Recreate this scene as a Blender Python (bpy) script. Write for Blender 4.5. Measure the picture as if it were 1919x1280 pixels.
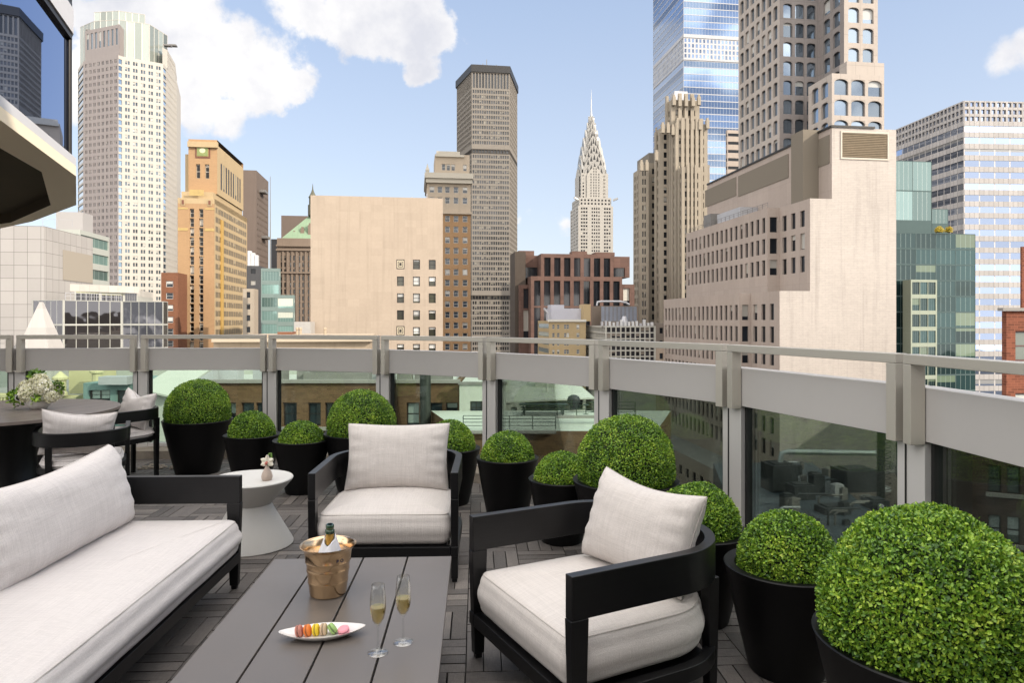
import bpy, math, random
import numpy as np
from mathutils import Vector, Matrix, noise as mnoise
R_ = math.radians
random.seed(7); RNG = np.random.default_rng(7)
sc = bpy.context.scene
for o in list(bpy.data.objects): bpy.data.objects.remove(o)
COL = sc.collection

# ---------------------------------------------------------------- camera
F = 1300.0; HZ = 602.0; EYE = 1.48                 # focal length in photo pixels, horizon row, eye height above the deck
cam = bpy.data.cameras.new('camera'); camo = bpy.data.objects.new('camera', cam); COL.objects.link(camo)
camo.location = (0, 0, EYE); camo.rotation_euler = (R_(90), 0, 0)
cam.sensor_width = 36; cam.lens = F/1919*36; cam.shift_y = -(640-HZ)/1919
cam.clip_start = .05; cam.clip_end = 8000
sc.camera = camo
sc.render.engine = 'CYCLES'
sc.view_settings.view_transform = 'Standard'; sc.view_settings.look = 'None'; sc.view_settings.gamma = 1
sc.view_settings.exposure = 1.28
sc.cycles.max_bounces = 8; sc.cycles.transparent_max_bounces = 16; sc.cycles.sample_clamp_indirect = 6
sc.cycles.caustics_reflective = False; sc.cycles.caustics_refractive = False

# ---------------------------------------------------------------- sun and sky
SUN = Vector((.74, -.47, .48)).normalized()        # from the scene towards the sun: right and behind the viewer
sun = bpy.data.lights.new('sun', 'SUN'); suno = bpy.data.objects.new('sun', sun); COL.objects.link(suno)
sun.energy = 1.9; sun.angle = R_(.53); sun.color = (1, .89, .75)
suno.rotation_euler = SUN.to_track_quat('Z', 'Y').to_euler()
EL = math.asin(SUN.z); AZ = math.atan2(SUN.x, SUN.y)
world = bpy.data.worlds.new('World'); sc.world = world; world.use_nodes = True

class NT:
    def __init__(s, nt): s.nt = nt; s.n = nt.nodes; s.l = nt.links
    def new(s, t, **k):
        n = s.n.new(t)
        for a, v in k.items(): setattr(n, a, v)
        return n
    def link(s, a, b): s.l.new(a, b)
    def val(s, sock, v):
        if hasattr(v, 'links') or isinstance(v, bpy.types.NodeSocket): s.l.new(v, sock)
        else:
            if isinstance(v, (tuple, list)) and len(v) == 3 and sock.type == 'RGBA': v = (*v, 1)
            sock.default_value = v
    def math(s, op, a, b=None, c=None, clamp=False):
        n = s.new('ShaderNodeMath', operation=op, use_clamp=clamp); s.val(n.inputs[0], a)
        if b is not None: s.val(n.inputs[1], b)
        if c is not None: s.val(n.inputs[2], c)
        return n.outputs[0]
    def vmath(s, op, a, b=None, out=0):
        n = s.new('ShaderNodeVectorMath', operation=op); s.val(n.inputs[0], a)
        if b is not None: s.val(n.inputs[1], b)
        return n.outputs[out]
    def mix(s, f, a, b, mode='MIX'):
        n = s.new('ShaderNodeMix', data_type='RGBA', blend_type=mode)
        s.val(n.inputs[0], f); s.val(n.inputs[6], a); s.val(n.inputs[7], b); return n.outputs[2]
    def rng(s, v, a, b, c=0., d=1., smooth=False):
        n = s.new('ShaderNodeMapRange'); n.interpolation_type = 'SMOOTHSTEP' if smooth else 'LINEAR'
        s.val(n.inputs[0], v)
        for i, x in enumerate((a, b, c, d)): s.val(n.inputs[1+i], x)
        return n.outputs[0]
    def noise(s, vec, scale, detail=3, rough=.55, dist=0., out='Fac'):
        n = s.new('ShaderNodeTexNoise'); s.val(n.inputs['Vector'], vec); n.inputs['Scale'].default_value = scale
        n.inputs['Detail'].default_value = detail; n.inputs['Roughness'].default_value = rough
        n.inputs['Distortion'].default_value = dist; return n.outputs[out]
    def scale(s, vec, sx, sy, sz):
        n = s.new('ShaderNodeMapping'); s.val(n.inputs[0], vec); n.inputs['Scale'].default_value = (sx, sy, sz); return n.outputs[0]
    def coord(s, k='Object'): return s.new('ShaderNodeTexCoord').outputs[k]
    def bump(s, h, strength=.3, dist=.02):
        n = s.new('ShaderNodeBump'); s.val(n.inputs['Height'], h); n.inputs['Strength'].default_value = strength
        n.inputs['Distance'].default_value = dist; return n.outputs[0]

def build_world():
    t = NT(world.node_tree); t.n.clear()
    out = t.new('ShaderNodeOutputWorld'); bg = t.new('ShaderNodeBackground')
    sky = t.new('ShaderNodeTexSky', sky_type='NISHITA'); sky.sun_disc = False
    sky.sun_elevation = EL; sky.sun_rotation = AZ; sky.air_density = 1.0; sky.dust_density = 1.6; sky.ozone_density = 1.3
    d = t.vmath('NORMALIZE', t.coord('Generated'))
    blobs = [(390,60,95),(330,120,90),(470,120,80),(520,165,45),(230,50,110),(345,205,62),(400,225,45),(440,60,60),(180,150,90),
             (560,5,70),(655,20,70),(745,20,80),(800,70,62),(795,115,48),
             (1885,82,45),(1925,70,45),(1030,424,34),(1066,430,34),(985,428,16),
             (1400,-260,160),(900,-420,200),(2500,200,170),(-500,0,300),(-900,300,260)]
    f = None
    warp = t.noise(d, 5.0, 4, .6, out='Color')
    dw = t.vmath('ADD', d, t.vmath('MULTIPLY', t.vmath('SUBTRACT', warp, (.5, .5, .5)), (.11, .11, .11)))
    for (x, y, r) in blobs:
        c = Vector(((x-959.5)/F, 1, (HZ-y)/F)); k = c.length; c.normalize()
        dist = t.vmath('DISTANCE', dw, tuple(c), out=1)
        m = t.rng(dist, 0., r/F/k*1.45, 1., 0.)
        f = m if f is None else t.math('MAXIMUM', f, m)
    # unseen clouds added behind and overhead to light the deck, also caught in reflections
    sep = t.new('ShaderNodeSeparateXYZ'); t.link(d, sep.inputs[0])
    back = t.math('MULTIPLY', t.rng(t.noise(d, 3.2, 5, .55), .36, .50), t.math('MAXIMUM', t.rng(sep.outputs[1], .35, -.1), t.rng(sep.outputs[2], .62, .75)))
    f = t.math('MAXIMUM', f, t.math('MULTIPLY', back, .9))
    n1 = t.noise(d, 8., 10, .60); n2 = t.noise(d, 30., 8, .62)
    edge = t.math('ADD', f, t.math('MULTIPLY', t.math('SUBTRACT', n1, .5), 2.3))
    edge = t.math('ADD', edge, t.math('MULTIPLY', t.math('SUBTRACT', n2, .5), .60))
    hi = t.rng(t.noise(d, 4.5, 3, .5), .42, .62, .50, .88)
    mask = t.rng(edge, .30, hi, smooth=True)
    mask = t.math('MULTIPLY', mask, t.rng(f, 0., .12))
    up = t.rng(t.noise(t.vmath('ADD', d, (.0, .0, .02)), 7., 6, .6), .35, .7)
    ccol = t.mix(up, (2.75, 2.8, 3.05), (4.4, 4.3, 4.15))
    ccol = t.mix(t.math('MAXIMUM', t.rng(sep.outputs[1], .3, .0), t.rng(sep.outputs[2], .6, .75)), ccol, (10.4, 9.95, 9.4))  # the added out-of-view clouds are made brighter to light the terrace
    skyc = t.mix(.75, sky.outputs[0], t.mix(t.rng(sep.outputs[2], 0., .5), (2.95, 3.1, 3.4), (1.5, 1.95, 2.8)))
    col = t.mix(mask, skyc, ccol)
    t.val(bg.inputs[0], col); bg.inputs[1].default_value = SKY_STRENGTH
    t.link(bg.outputs[0], out.inputs[0])
SKY_STRENGTH = .115
build_world()

# ---------------------------------------------------------------- materials
MATS = {}
def material(name):
    m = bpy.data.materials.new(name); m.use_nodes = True; t = NT(m.node_tree)
    return m, t, t.n['Principled BSDF']
def plain(name, col, rough=.6, metal=0., spec=.5, var=.10, vscale=1.5, bump=0., bscale=60., coord='Object', coat=0.):
    if name in MATS: return MATS[name]
    m, t, p = material(name); c = t.coord(coord)
    n = t.noise(c, vscale, 5, .6)
    t.val(p.inputs['Base Color'], t.mix(1., col, t.mix(n, (1-var,)*3, (1+var,)*3), 'MULTIPLY'))
    p.inputs['Roughness'].default_value = rough; p.inputs['Metallic'].default_value = metal
    p.inputs['Specular IOR Level'].default_value = spec; p.inputs['Coat Weight'].default_value = coat
    if bump: t.val(p.inputs['Normal'], t.bump(t.noise(c, bscale, 4, .6), bump, .01))
    MATS[name] = m; return m
def stone(name, col, var=.10, stain=.16, panel=None, joint=.55, rough=.85, mort=.012, bw=1.2, bh=.6, tone=None):
    """cladding in metres of wall (UV): mottled, streaked downwards, optional panel joints"""
    if name in MATS: return MATS[name]
    col = tuple(x*.73 for x in col)
    m, t, p = material(name); uv = t.coord('UV')
    a = t.noise(uv, .12, 4, .6); b = t.noise(uv, 1.7, 5, .65)
    s = t.noise(t.scale(uv, .9, .035, 1), 1., 4, .6)
    f = t.math('ADD', t.math('MULTIPLY', a, .5), t.math('MULTIPLY', b, .5))
    c = t.mix(1., col, t.mix(t.rng(f, .3, .7), (1-var,)*3, (1+var,)*3), 'MULTIPLY')
    c = t.mix(t.rng(s, .52, .75, 0., stain), c, tuple(x*.45 for x in col))
    if panel:
        br = t.new('ShaderNodeTexBrick'); br.offset = .5 if panel == 'brick' else 0.
        t.val(br.inputs['Vector'], uv); br.inputs['Scale'].default_value = 1
        br.inputs['Brick Width'].default_value = bw; br.inputs['Row Height'].default_value = bh
        br.inputs['Mortar Size'].default_value = mort; br.inputs['Mortar Smooth'].default_value = .3
        tn = tone or (.9, 1.1)
        br.inputs['Color1'].default_value = (tn[0],)*3+(1,); br.inputs['Color2'].default_value = (tn[1],)*3+(1,)
        br.inputs['Mortar'].default_value = (joint,)*3+(1,)
        c = t.mix(1., c, br.outputs['Color'], 'MULTIPLY')
    t.val(p.inputs['Base Color'], c); p.inputs['Roughness'].default_value = rough
    p.inputs['Specular IOR Level'].default_value = .25
    MATS[name] = m; return m
def pane_mat(name, glass=(.02, .025, .03), blind=(.55, .52, .46), prob=.4, rough=.06, metal=0., spec=.6, wave=0., wscale=.4, tint=None, mull=None):
    """window glass; a random share of the panes has a blind pulled part of the way down"""
    if name in MATS: return MATS[name]
    m, t, p = material(name)
    rnd = t.math('FRACT', t.math('ADD', t.math('MULTIPLY', t.new('ShaderNodeObjectInfo').outputs['Random'], 3.7),
                                 t.math('MULTIPLY', t.new('ShaderNodeNewGeometry').outputs['Random Per Island'], 5.3)))
    r2 = t.math('FRACT', t.math('MULTIPLY', rnd, 37.7)); r3 = t.math('FRACT', t.math('MULTIPLY', rnd, 91.3))
    sep = t.new('ShaderNodeSeparateXYZ'); t.link(t.coord('UV'), sep.inputs[0])
    has = t.math('LESS_THAN', r2, prob)
    drop = t.math('GREATER_THAN', sep.outputs[1], t.math('SUBTRACT', 1., t.math('ADD', .15, t.math('MULTIPLY', r3, .8))))
    k = t.math('MULTIPLY', has, drop)
    g = t.mix(1., glass, t.mix(r3, (.6,)*3, (1.5,)*3), 'MULTIPLY')
    col = t.mix(k, g, t.mix(1., blind, t.mix(rnd, (.65,)*3, (1.1,)*3), 'MULTIPLY'))
    met = t.math('MULTIPLY', t.math('SUBTRACT', 1., k), metal)
    t.val(p.inputs['Metallic'], met)
    if mull:                                       # thin mullions across a long ribbon of glass, count per pane
        fr = t.math('FRACT', t.math('MULTIPLY', sep.outputs[0], mull[0])); l = t.math('LESS_THAN', fr, mull[1])
        col = t.mix(l, col, mull[2]); t.val(p.inputs['Metallic'], t.math('MULTIPLY', met, t.math('SUBTRACT', 1., l)))
    t.val(p.inputs['Base Color'], col)
    p.inputs['Roughness'].default_value = rough; p.inputs['Specular IOR Level'].default_value = spec
    if wave:
        t.val(p.inputs['Normal'], t.bump(t.noise(t.new('ShaderNodeNewGeometry').outputs['Position'], wscale, 2, .5), wave, .2))
    MATS[name] = m; return m

# ---------------------------------------------------------------- mesh builder
class M:
    def __init__(s): s.v = []; s.f = []; s.mi = []; s.uv = []; s.anyuv = False
    def face(s, pts, mi=0, uv=None):
        i = len(s.v); s.v.extend([tuple(p) for p in pts]); s.f.append(tuple(range(i, i+len(pts)))); s.mi.append(mi)
        s.uv.append(uv)
        if uv: s.anyuv = True
    def grid(s, rows, mi=0, closed=False, flip=False):
        i = len(s.v); n = len(rows[0])
        for r in rows: s.v.extend([tuple(p) for p in r])
        for a in range(len(rows)-1):
            for b in range(n if closed else n-1):
                q = (i+a*n+b, i+a*n+(b+1) % n, i+(a+1)*n+(b+1) % n, i+(a+1)*n+b)
                s.f.append(q[::-1] if flip else q); s.mi.append(mi); s.uv.append(None)
    def fan(s, ring, mi=0, flip=False):
        i = len(s.v); s.v.extend([tuple(p) for p in ring]); q = tuple(range(i, i+len(ring)))
        s.f.append(q[::-1] if flip else q); s.mi.append(mi); s.uv.append(None)
    def prism(s, poly, z0, z1, mi=0, top=True, bottom=True, mtop=None, uvm=False):
        """poly counter-clockwise seen from above; z may be per-vertex lists"""
        n = len(poly); a = z0 if isinstance(z0, (list, tuple)) else [z0]*n; b = z1 if isinstance(z1, (list, tuple)) else [z1]*n
        for i in range(n):
            j = (i+1) % n; (x0, y0), (x1, y1) = poly[i][:2], poly[j][:2]; L = math.hypot(x1-x0, y1-y0)
            s.face([(x0, y0, a[i]), (x1, y1, a[j]), (x1, y1, b[j]), (x0, y0, b[i])], mi,
                   [(0, a[i]), (L, a[j]), (L, b[j]), (0, b[i])] if uvm else None)
        if top: s.face([(poly[i][0], poly[i][1], b[i]) for i in range(n)], mi if mtop is None else mtop, [p[:2] for p in poly] if uvm else None)
        if bottom: s.face([(poly[i][0], poly[i][1], a[i]) for i in reversed(range(n))], mi, [p[:2] for p in reversed(poly)] if uvm else None)
    def box(s, cx, cy, cz, sx, sy, sz, rz=0., mi=0):
        c, d = math.cos(rz), math.sin(rz)
        q = [(cx+x*c-y*d, cy+x*d+y*c) for x, y in ((-sx/2, -sy/2), (sx/2, -sy/2), (sx/2, sy/2), (-sx/2, sy/2))]
        s.prism(q, cz-sz/2, cz+sz/2, mi)
    def bar(s, p0, p1, w, h=None, mi=0):
        """rectangular bar between two points"""
        p0, p1 = Vector(p0), Vector(p1); h = h or w; d = (p1-p0).normalized()
        u = d.cross(Vector((0, 0, 1)));
        if u.length < 1e-3: u = Vector((1, 0, 0))
        u.normalize(); v = u.cross(d)
        a = [p0+u*x*w/2+v*y*h/2 for x, y in ((-1, -1), (1, -1), (1, 1), (-1, 1))]; b = [q+(p1-p0) for q in a]
        for i in range(4):
            j = (i+1) % 4; s.face([a[i], a[j], b[j], b[i]][::-1], mi)
        s.face(a, mi); s.face(b[::-1], mi)
    def tube(s, pts, r, n=8, mi=0, cap=True):
        pts = [Vector(p) for p in pts]; rr = r if isinstance(r, (list, tuple)) else [r]*len(pts); rows = []
        u = None
        for i, p in enumerate(pts):
            d = (pts[min(i+1, len(pts)-1)]-pts[max(i-1, 0)]).normalized()
            if u is None:
                u = d.cross(Vector((0, 0, 1)))
                if u.length < 1e-3: u = Vector((1, 0, 0))
            u = (u-d*u.dot(d)).normalized(); w = d.cross(u)
            rows.append([p+(u*math.cos(2*math.pi*k/n)+w*math.sin(2*math.pi*k/n))*rr[i] for k in range(n)])
        s.grid(rows, mi, closed=True)
        if cap: s.fan(rows[0], mi, True); s.fan(rows[-1], mi)
    def lathe(s, prof, n=48, c=(0, 0, 0), mi=0, cap0=False, cap1=False):
        rows = [[(c[0]+r*math.cos(2*math.pi*k/n), c[1]+r*math.sin(2*math.pi*k/n), c[2]+z) for k in range(n)] for r, z in prof]
        s.grid(rows, mi, closed=True)
        if cap0: s.fan(rows[0], mi, True)
        if cap1: s.fan(rows[-1], mi)
    def mesh(s, name, mats, smooth=None, off=(0, 0, 0)):
        me = bpy.data.meshes.new(name)
        v = np.array(s.v, dtype=float)-np.array(off) if s.v else np.zeros((0, 3))
        me.from_pydata(v.tolist(), [], s.f)
        for m in (mats if isinstance(mats, (list, tuple)) else [mats]): me.materials.append(m)
        me.polygons.foreach_set('material_index', s.mi)
        if s.anyuv:
            ul = me.uv_layers.new(name='uv'); k = 0; buf = np.zeros(len(me.loops)*2)
            for f, uv in zip(s.f, s.uv):
                if uv:
                    for q in range(len(f)): buf[(k+q)*2:(k+q)*2+2] = uv[q][:2]
                k += len(f)
            ul.data.foreach_set('uv', buf)
        if smooth is not None:
            import bmesh
            bm = bmesh.new(); bm.from_mesh(me); bmesh.ops.remove_doubles(bm, verts=bm.verts, dist=1e-5); bm.to_mesh(me); bm.free()
            me.shade_smooth(); me.set_sharp_from_angle(angle=R_(smooth))
        me.update(); return me
    def build(s, name, mats, parent=None, smooth=None, bevel=0., off=None, label=None, seg=2):
        if off is None: off = tuple(parent.location) if (parent and parent.get('_world')) else (0, 0, 0)
        me = s.mesh(name, mats, smooth if smooth is not None else (30 if bevel else None), off)
        o = bpy.data.objects.new(name, me); COL.objects.link(o)
        if parent: o.parent = parent; o['_world'] = 0
        if bevel:
            b = o.modifiers.new('bevel', 'BEVEL'); b.width = bevel; b.segments = seg; b.limit_method = 'ANGLE'; b.angle_limit = R_(35)
            b.harden_normals = True
        if label: o['label'] = label
        return o
def tag(o, label=None, cat=None, group=None, kind=None):
    for k, v in (('label', label), ('category', cat), ('group', group), ('kind', kind)):
        if v: o[k] = v
    return o
def thing(name, label, cat, loc=(0, 0, 0), rz=0., group=None, worldspace=False):
    o = bpy.data.objects.new(name, None); COL.objects.link(o); o.location = loc; o.rotation_euler = (0, 0, rz)
    o.empty_display_size = .3
    if worldspace: o['_world'] = 1
    return tag(o, label, cat, group)
def copy_tree(o, parent=None):
    c = o.copy(); COL.objects.link(c); c.parent = parent
    for ch in list(o.children): copy_tree(ch, c)
    return c
def at(px, py, Y): return Vector(((px-959.5)/F*Y, Y, EYE-(py-HZ)/F*Y))
def zpx(py, Y): return EYE-(py-HZ)/F*Y
# ================================================================ terrace
TR = R_(2.93)                                       # the deck tiles and the furniture are set at this small angle
# joints of the curved balustrade
J = [(1.80, .5), (1.95, 1.86), (1.86, 3.21), (1.445, 4.52), (.74, 5.65), (-.21, 6.6), (-1.36, 7.32), (-2.70, 7.74), (-4.12, 7.70), (-5.42, 7.6),
     (-6.65, 7.15), (-7.6, 6.2), (-8.3, 5.0)]
def offset_line(pts, d):
    out = []
    for i, p in enumerate(pts):
        a = Vector(pts[max(i-1, 0)]); b = Vector(pts[min(i+1, len(pts)-1)]); t = (b-a).normalized(); n = Vector((-t.y, t.x))  # left = inside
        out.append((p[0]+n.x*d, p[1]+n.y*d))
    return out
inner = offset_line(J, .26); outer = offset_line(J, -.16)
# --- deck
slat_m, t, p = material('weathered deck boards')
isl = t.new('ShaderNodeNewGeometry').outputs['Random Per Island']; oc = t.coord('Object')
vg = t.noise(oc, 2.1, 4, .6); gr = t.noise(oc, 90., 4, .7); gr2 = t.noise(t.scale(oc, 260, 20, 1), 1., 3, .6); gr3 = t.noise(t.scale(oc, 20, 260, 1), 1., 3, .6)
base = t.mix(isl, (.055, .050, .048), (.20, .175, .155)); base = t.mix(t.rng(vg, .35, .65), base, t.mix(isl, (.09, .078, .070), (.14, .125, .118)))
g = t.math('MULTIPLY', t.math('ADD', gr2, gr3), t.math('ADD', .5, gr))
base = t.mix(1., base, t.mix(t.rng(g, .6, 1.4), (.62,)*3, (1.3,)*3), 'MULTIPLY')
t.val(p.inputs['Base Color'], base); t.val(p.inputs['Roughness'], t.rng(gr, .3, .7, .45, .75)); t.val(p.inputs['Normal'], t.bump(g, .35, .004))
under = plain('deck shadow gap', (.008, .008, .009), .9)
def inside(x, y, poly):
    c = False; n = len(poly)
    for i in range(n):
        (x0, y0), (x1, y1) = poly[i], poly[i-1]
        if (y0 > y) != (y1 > y) and x < (x1-x0)*(y-y0)/(y1-y0)+x0: c = not c
    return c
deckpoly = inner+[(-8.6, -1.2), (1.5, -1.2)]
m = M(); m.prism(outer+[(-8.9, -2.5), (1.9, -2.5)], -.45, -.03); 
tag(m.build('terrace_slab', under), kind='structure')
m = M(); cT, sT = math.cos(TR), math.sin(TR); TS = .305; W4 = TS/4
def tw(x, y): return (x*cT-y*sT, x*sT+y*cT)
for i in range(-32, 9):
    for j in range(-4, 28):
        cx, cy = (i+.35)*TS, (j+.1)*TS; wx, wy = tw(cx, cy)
        if not inside(wx, wy, deckpoly) and not inside(wx*.97-.12, wy*.97, deckpoly): continue
        for k in range(4):
            o = (k-1.5)*W4; g = random.uniform(.004, .008); dz = random.uniform(-.0015, .0015); w2 = (W4-g)/2; l2 = (TS-.004)/2
            if (i+j) % 2: x0, x1, y0, y1 = cx-l2, cx+l2, cy+o-w2, cy+o+w2
            else: x0, x1, y0, y1 = cx+o-w2, cx+o+w2, cy-l2, cy+l2
            m.prism([tw(x0, y0), tw(x1, y0), tw(x1, y1), tw(x0, y1)], -.026, dz, bottom=False)
tag(m.build('deck', slat_m), kind='structure')
kerb_m = plain('rough kerb stone', (.30, .26, .21), .9, var=.45, vscale=6, bump=.6, bscale=25)
m = M()
n = len(J); n_i = offset_line(J, .26); n_o = offset_line(J, -.16)
for i in range(n-1): m.prism([n_o[i], n_o[i+1], n_i[i+1], n_i[i]], -.03, .085)
tag(m.build('kerb', kerb_m), kind='structure')
# a few pebbles at the foot of the kerb
peb = plain('pebble', (.33, .29, .24), .8, var=.4, vscale=20); m = M()
for k in range(70):
    a = random.choice([(-3.45, 7.0, .28, .10), (-2.62, 6.85, .12, .07)])
    x, y, r = a[0]+random.uniform(-1, 1)*a[2], a[1]+random.uniform(-1, 1)*a[3], random.uniform(.012, .028)
    m.lathe([(.001, 0), (r, r*.3), (r*.8, r*.75), (.001, r*.9)], 7, (x, y, 0))
tag(m.build('pebbles', peb, smooth=60), 'beige pebbles lying on the deck beside the tallest planter', 'pebbles', kind='stuff')

# --- balustrade
alu = plain('champagne anodised aluminium', (.52, .49, .43), .38, .35, var=.03)
fas = plain('painted fascia', (.50, .48, .465), .55, 0, var=.04, vscale=3)
post_m = plain('light grey post paint', (.60, .585, .57), .45, .1, var=.04)
gask = plain('black gasket', (.01, .01, .01), .6)
glass_m, t, p = material('green tinted balustrade glass'); t.n.remove(p)
tr = t.new('ShaderNodeBsdfTransparent'); t.val(tr.inputs[0], (.79, .88, .83)); gl = t.new('ShaderNodeBsdfGlossy'); gl.inputs['Roughness'].default_value = .01
fr = t.new('ShaderNodeFresnel'); fr.inputs[0].default_value = 1.5; ms = t.new('ShaderNodeMixShader')
dirt = t.new('ShaderNodeBsdfDiffuse'); t.val(dirt.inputs[0], (.55, .58, .55)); ms2 = t.new('ShaderNodeMixShader')
t.val(ms2.inputs[0], t.rng(t.noise(t.coord('Object'), 2.5, 6, .65), .45, .9, .0, .05))
t.val(ms.inputs[0], t.math('MULTIPLY', fr.outputs[0], .8)); t.link(tr.outputs[0], ms.inputs[1]); t.link(gl.outputs[0], ms.inputs[2])
t.link(ms.outputs[0], ms2.inputs[1]); t.link(dirt.outputs[0], ms2.inputs[2]); t.link(ms2.outputs[0], t.n['Material Output'].inputs[0])
bal = thing('balustrade', 'curved glass balustrade with grey fascia and pale metal handrails round the terrace', 'balustrade')
for i in range(len(J)-1):
    A = Vector(J[i]); B = Vector(J[i+1]); L = (B-A).length; d = (B-A)/L; nn = Vector((-d.y, d.x)); rz = math.atan2(d.y, d.x)
    def q(u, v): r = A+d*u+nn*v; return r.x, r.y
    def bx(m, u0, u1, v0, v1, z0, z1): m.prism([q(u0, v0), q(u1, v0), q(u1, v1), q(u0, v1)], z0, z1)
    m = M(); bx(m, .0, L, -.10, .0, .935, 1.18); m.build('fascia', fas, bal, bevel=.003)
    m = M(); e = .032
    bx(m, e, e+.055, .004, .075, .922, 1.284); bx(m, L-e-.055, L-e, .004, .075, .922, 1.284)
    bx(m, e, L-e, .004, .075, 1.285, 1.33); m.build('handrail', alu, bal, bevel=.003)
    m = M(); bx(m, .10, L-.05, -.062, -.05, .10, .96); m.build('glass_pane', glass_m, bal)
    m = M(); bx(m, -.075, .075, -.045, .02, .085, .928); ob = m.build('post', post_m, bal, bevel=.003)
    m = M(); bx(m, .020, .030, .0215, .023, .12, .926); m.build('post_gap', gask, ob)
    m = M(); bx(m, .076, .10, -.07, -.03, .13, .934); m.build('gasket', gask, bal); m = M(); bx(m, L-.098, L-.076, -.07, -.03, .13, .934); m.build('gasket', gask, bal)
    m = M(); bx(m, .076, L-.076, -.10, .0, .086, .125); m.build('bottom_rail', post_m, bal, bevel=.003)

# ================================================================ planters with clipped box balls
black_pot = plain('matt black planter', (.0025, .0025, .003), .45, 0, .26, var=.2, vscale=4)
soil_m = plain('dark potting soil', (.02, .015, .01), .95, bump=.6, bscale=50)
leaf_m, t, p = material('clipped box leaves')
isl = t.new('ShaderNodeNewGeometry').outputs['Random Per Island']; oc = t.coord('Object')
cr = t.new('ShaderNodeValToRGB'); t.val(cr.inputs[0], t.math('ADD', t.math('MULTIPLY', isl, .62), t.math('MULTIPLY', t.rng(t.noise(oc, 7., 3, .6), .3, .7), .38)))
e = cr.color_ramp.elements; e[0].position = 0.; e[0].color = (.012, .035, .006, 1); e[1].position = 1.; e[1].color = (.52, .60, .09, 1)
for pos, c in ((.25, (.055, .14, .014, 1)), (.5, (.17, .33, .03, 1)), (.8, (.36, .52, .05, 1))): x = e.new(pos); x.color = c
t.val(p.inputs['Base Color'], cr.outputs[0]); p.inputs['Roughness'].default_value = .38; p.inputs['Specular IOR Level'].default_value = .45
tl = t.new('ShaderNodeBsdfTranslucent'); t.val(tl.inputs[0], cr.outputs[0]); mx = t.new('ShaderNodeMixShader'); mx.inputs[0].default_value = .14
t.link(p.outputs[0], mx.inputs[1]); t.link(tl.outputs[0], mx.inputs[2]); t.link(mx.outputs[0], t.n['Material Output'].inputs[0])
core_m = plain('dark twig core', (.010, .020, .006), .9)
def leaf_cloud(name, mats, N, R, size, asp=.55, depth=.10, zmin=-.55, rng=None, lift=.35, core=.9, squash=1.0, spread=.65, lump=.025):
    """N small folded leaves around a ball of radius R, over a dark core"""
    rng = rng or np.random.default_rng(3)
    z = rng.uniform(zmin, 1, N); a = rng.uniform(0, 2*np.pi, N); q = np.sqrt(1-z*z)
    nrm = np.stack([q*np.cos(a), q*np.sin(a), z], 1)
    lumpv = sum(np.sin(nrm@rng.normal(size=3)*f+rng.uniform(0, 6))*w for f, w in ((3, 1), (5, .8), (8, .6), (13, .5)))*lump/1.6
    rad = R*(1+lumpv-depth*rng.random(N)**1.6+(rng.random(N) > .985)*rng.uniform(0, .04, N))
    c = nrm*rad[:, None]; c[:, 2] *= squash
    dirv = nrm*rng.uniform(.25, 1.1, N)[:, None]+rng.normal(size=(N, 3))*spread; dirv[:, 2] += .25
    dirv /= np.linalg.norm(dirv, axis=1)[:, None]
    side = np.cross(dirv, nrm+rng.normal(size=(N, 3))*.35); side /= np.linalg.norm(side, axis=1)[:, None]
    up = np.cross(side, dirv); L = size*rng.uniform(.65, 1.25, N)[:, None]; w = L*asp*.5
    b = c-dirv*L*.3; tip = c+dirv*L*.7
    P = [b, c-dirv*L*.05+side*w*.9+up*w*lift, c+dirv*L*.40+side*w*.85+up*w*lift, tip,
         c+dirv*L*.40-side*w*.85+up*w*lift, c-dirv*L*.05-side*w*.9+up*w*lift]
    V = np.stack(P, 1).reshape(-1, 3); idx = np.arange(N)[:, None]*6
    Fq = np.concatenate([idx+np.array([[0, 1, 2, 3]]), idx+np.array([[0, 3, 4, 5]])], 0)
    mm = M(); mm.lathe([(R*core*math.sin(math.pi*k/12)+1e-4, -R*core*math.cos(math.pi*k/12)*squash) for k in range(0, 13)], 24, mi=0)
    cv = np.array(mm.v); nv = len(cv)
    verts = np.concatenate([cv, V]); me = bpy.data.meshes.new(name)
    loops = np.concatenate([np.array(mm.f).ravel(), (Fq+nv).ravel()]); nf = len(mm.f)+len(Fq)
    me.vertices.add(len(verts)); me.vertices.foreach_set('co', verts.ravel())
    me.loops.add(len(loops)); me.loops.foreach_set('vertex_index', loops.astype(np.int32))
    me.polygons.add(nf); me.polygons.foreach_set('loop_start', np.arange(nf, dtype=np.int32)*4)
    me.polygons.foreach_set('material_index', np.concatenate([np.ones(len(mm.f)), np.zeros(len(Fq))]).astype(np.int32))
    for k in mats: me.materials.append(k)
    me.update(calc_edges=True); me.validate(); return me
big = [leaf_cloud('box foliage', [leaf_m, core_m], 44000, .31, .0128, rng=np.random.default_rng(11), depth=.15, core=.87, spread=.8)]
bigfar = leaf_cloud('box foliage', [leaf_m, core_m], 26000, .305, .0128, rng=np.random.default_rng(12), depth=.13, core=.89, spread=.8)
sml = [leaf_cloud('box foliage', [leaf_m, core_m], 17000, .20, .0124, rng=np.random.default_rng(21+k), depth=.14, core=.87, spread=.8) for k in range(2)]
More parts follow.
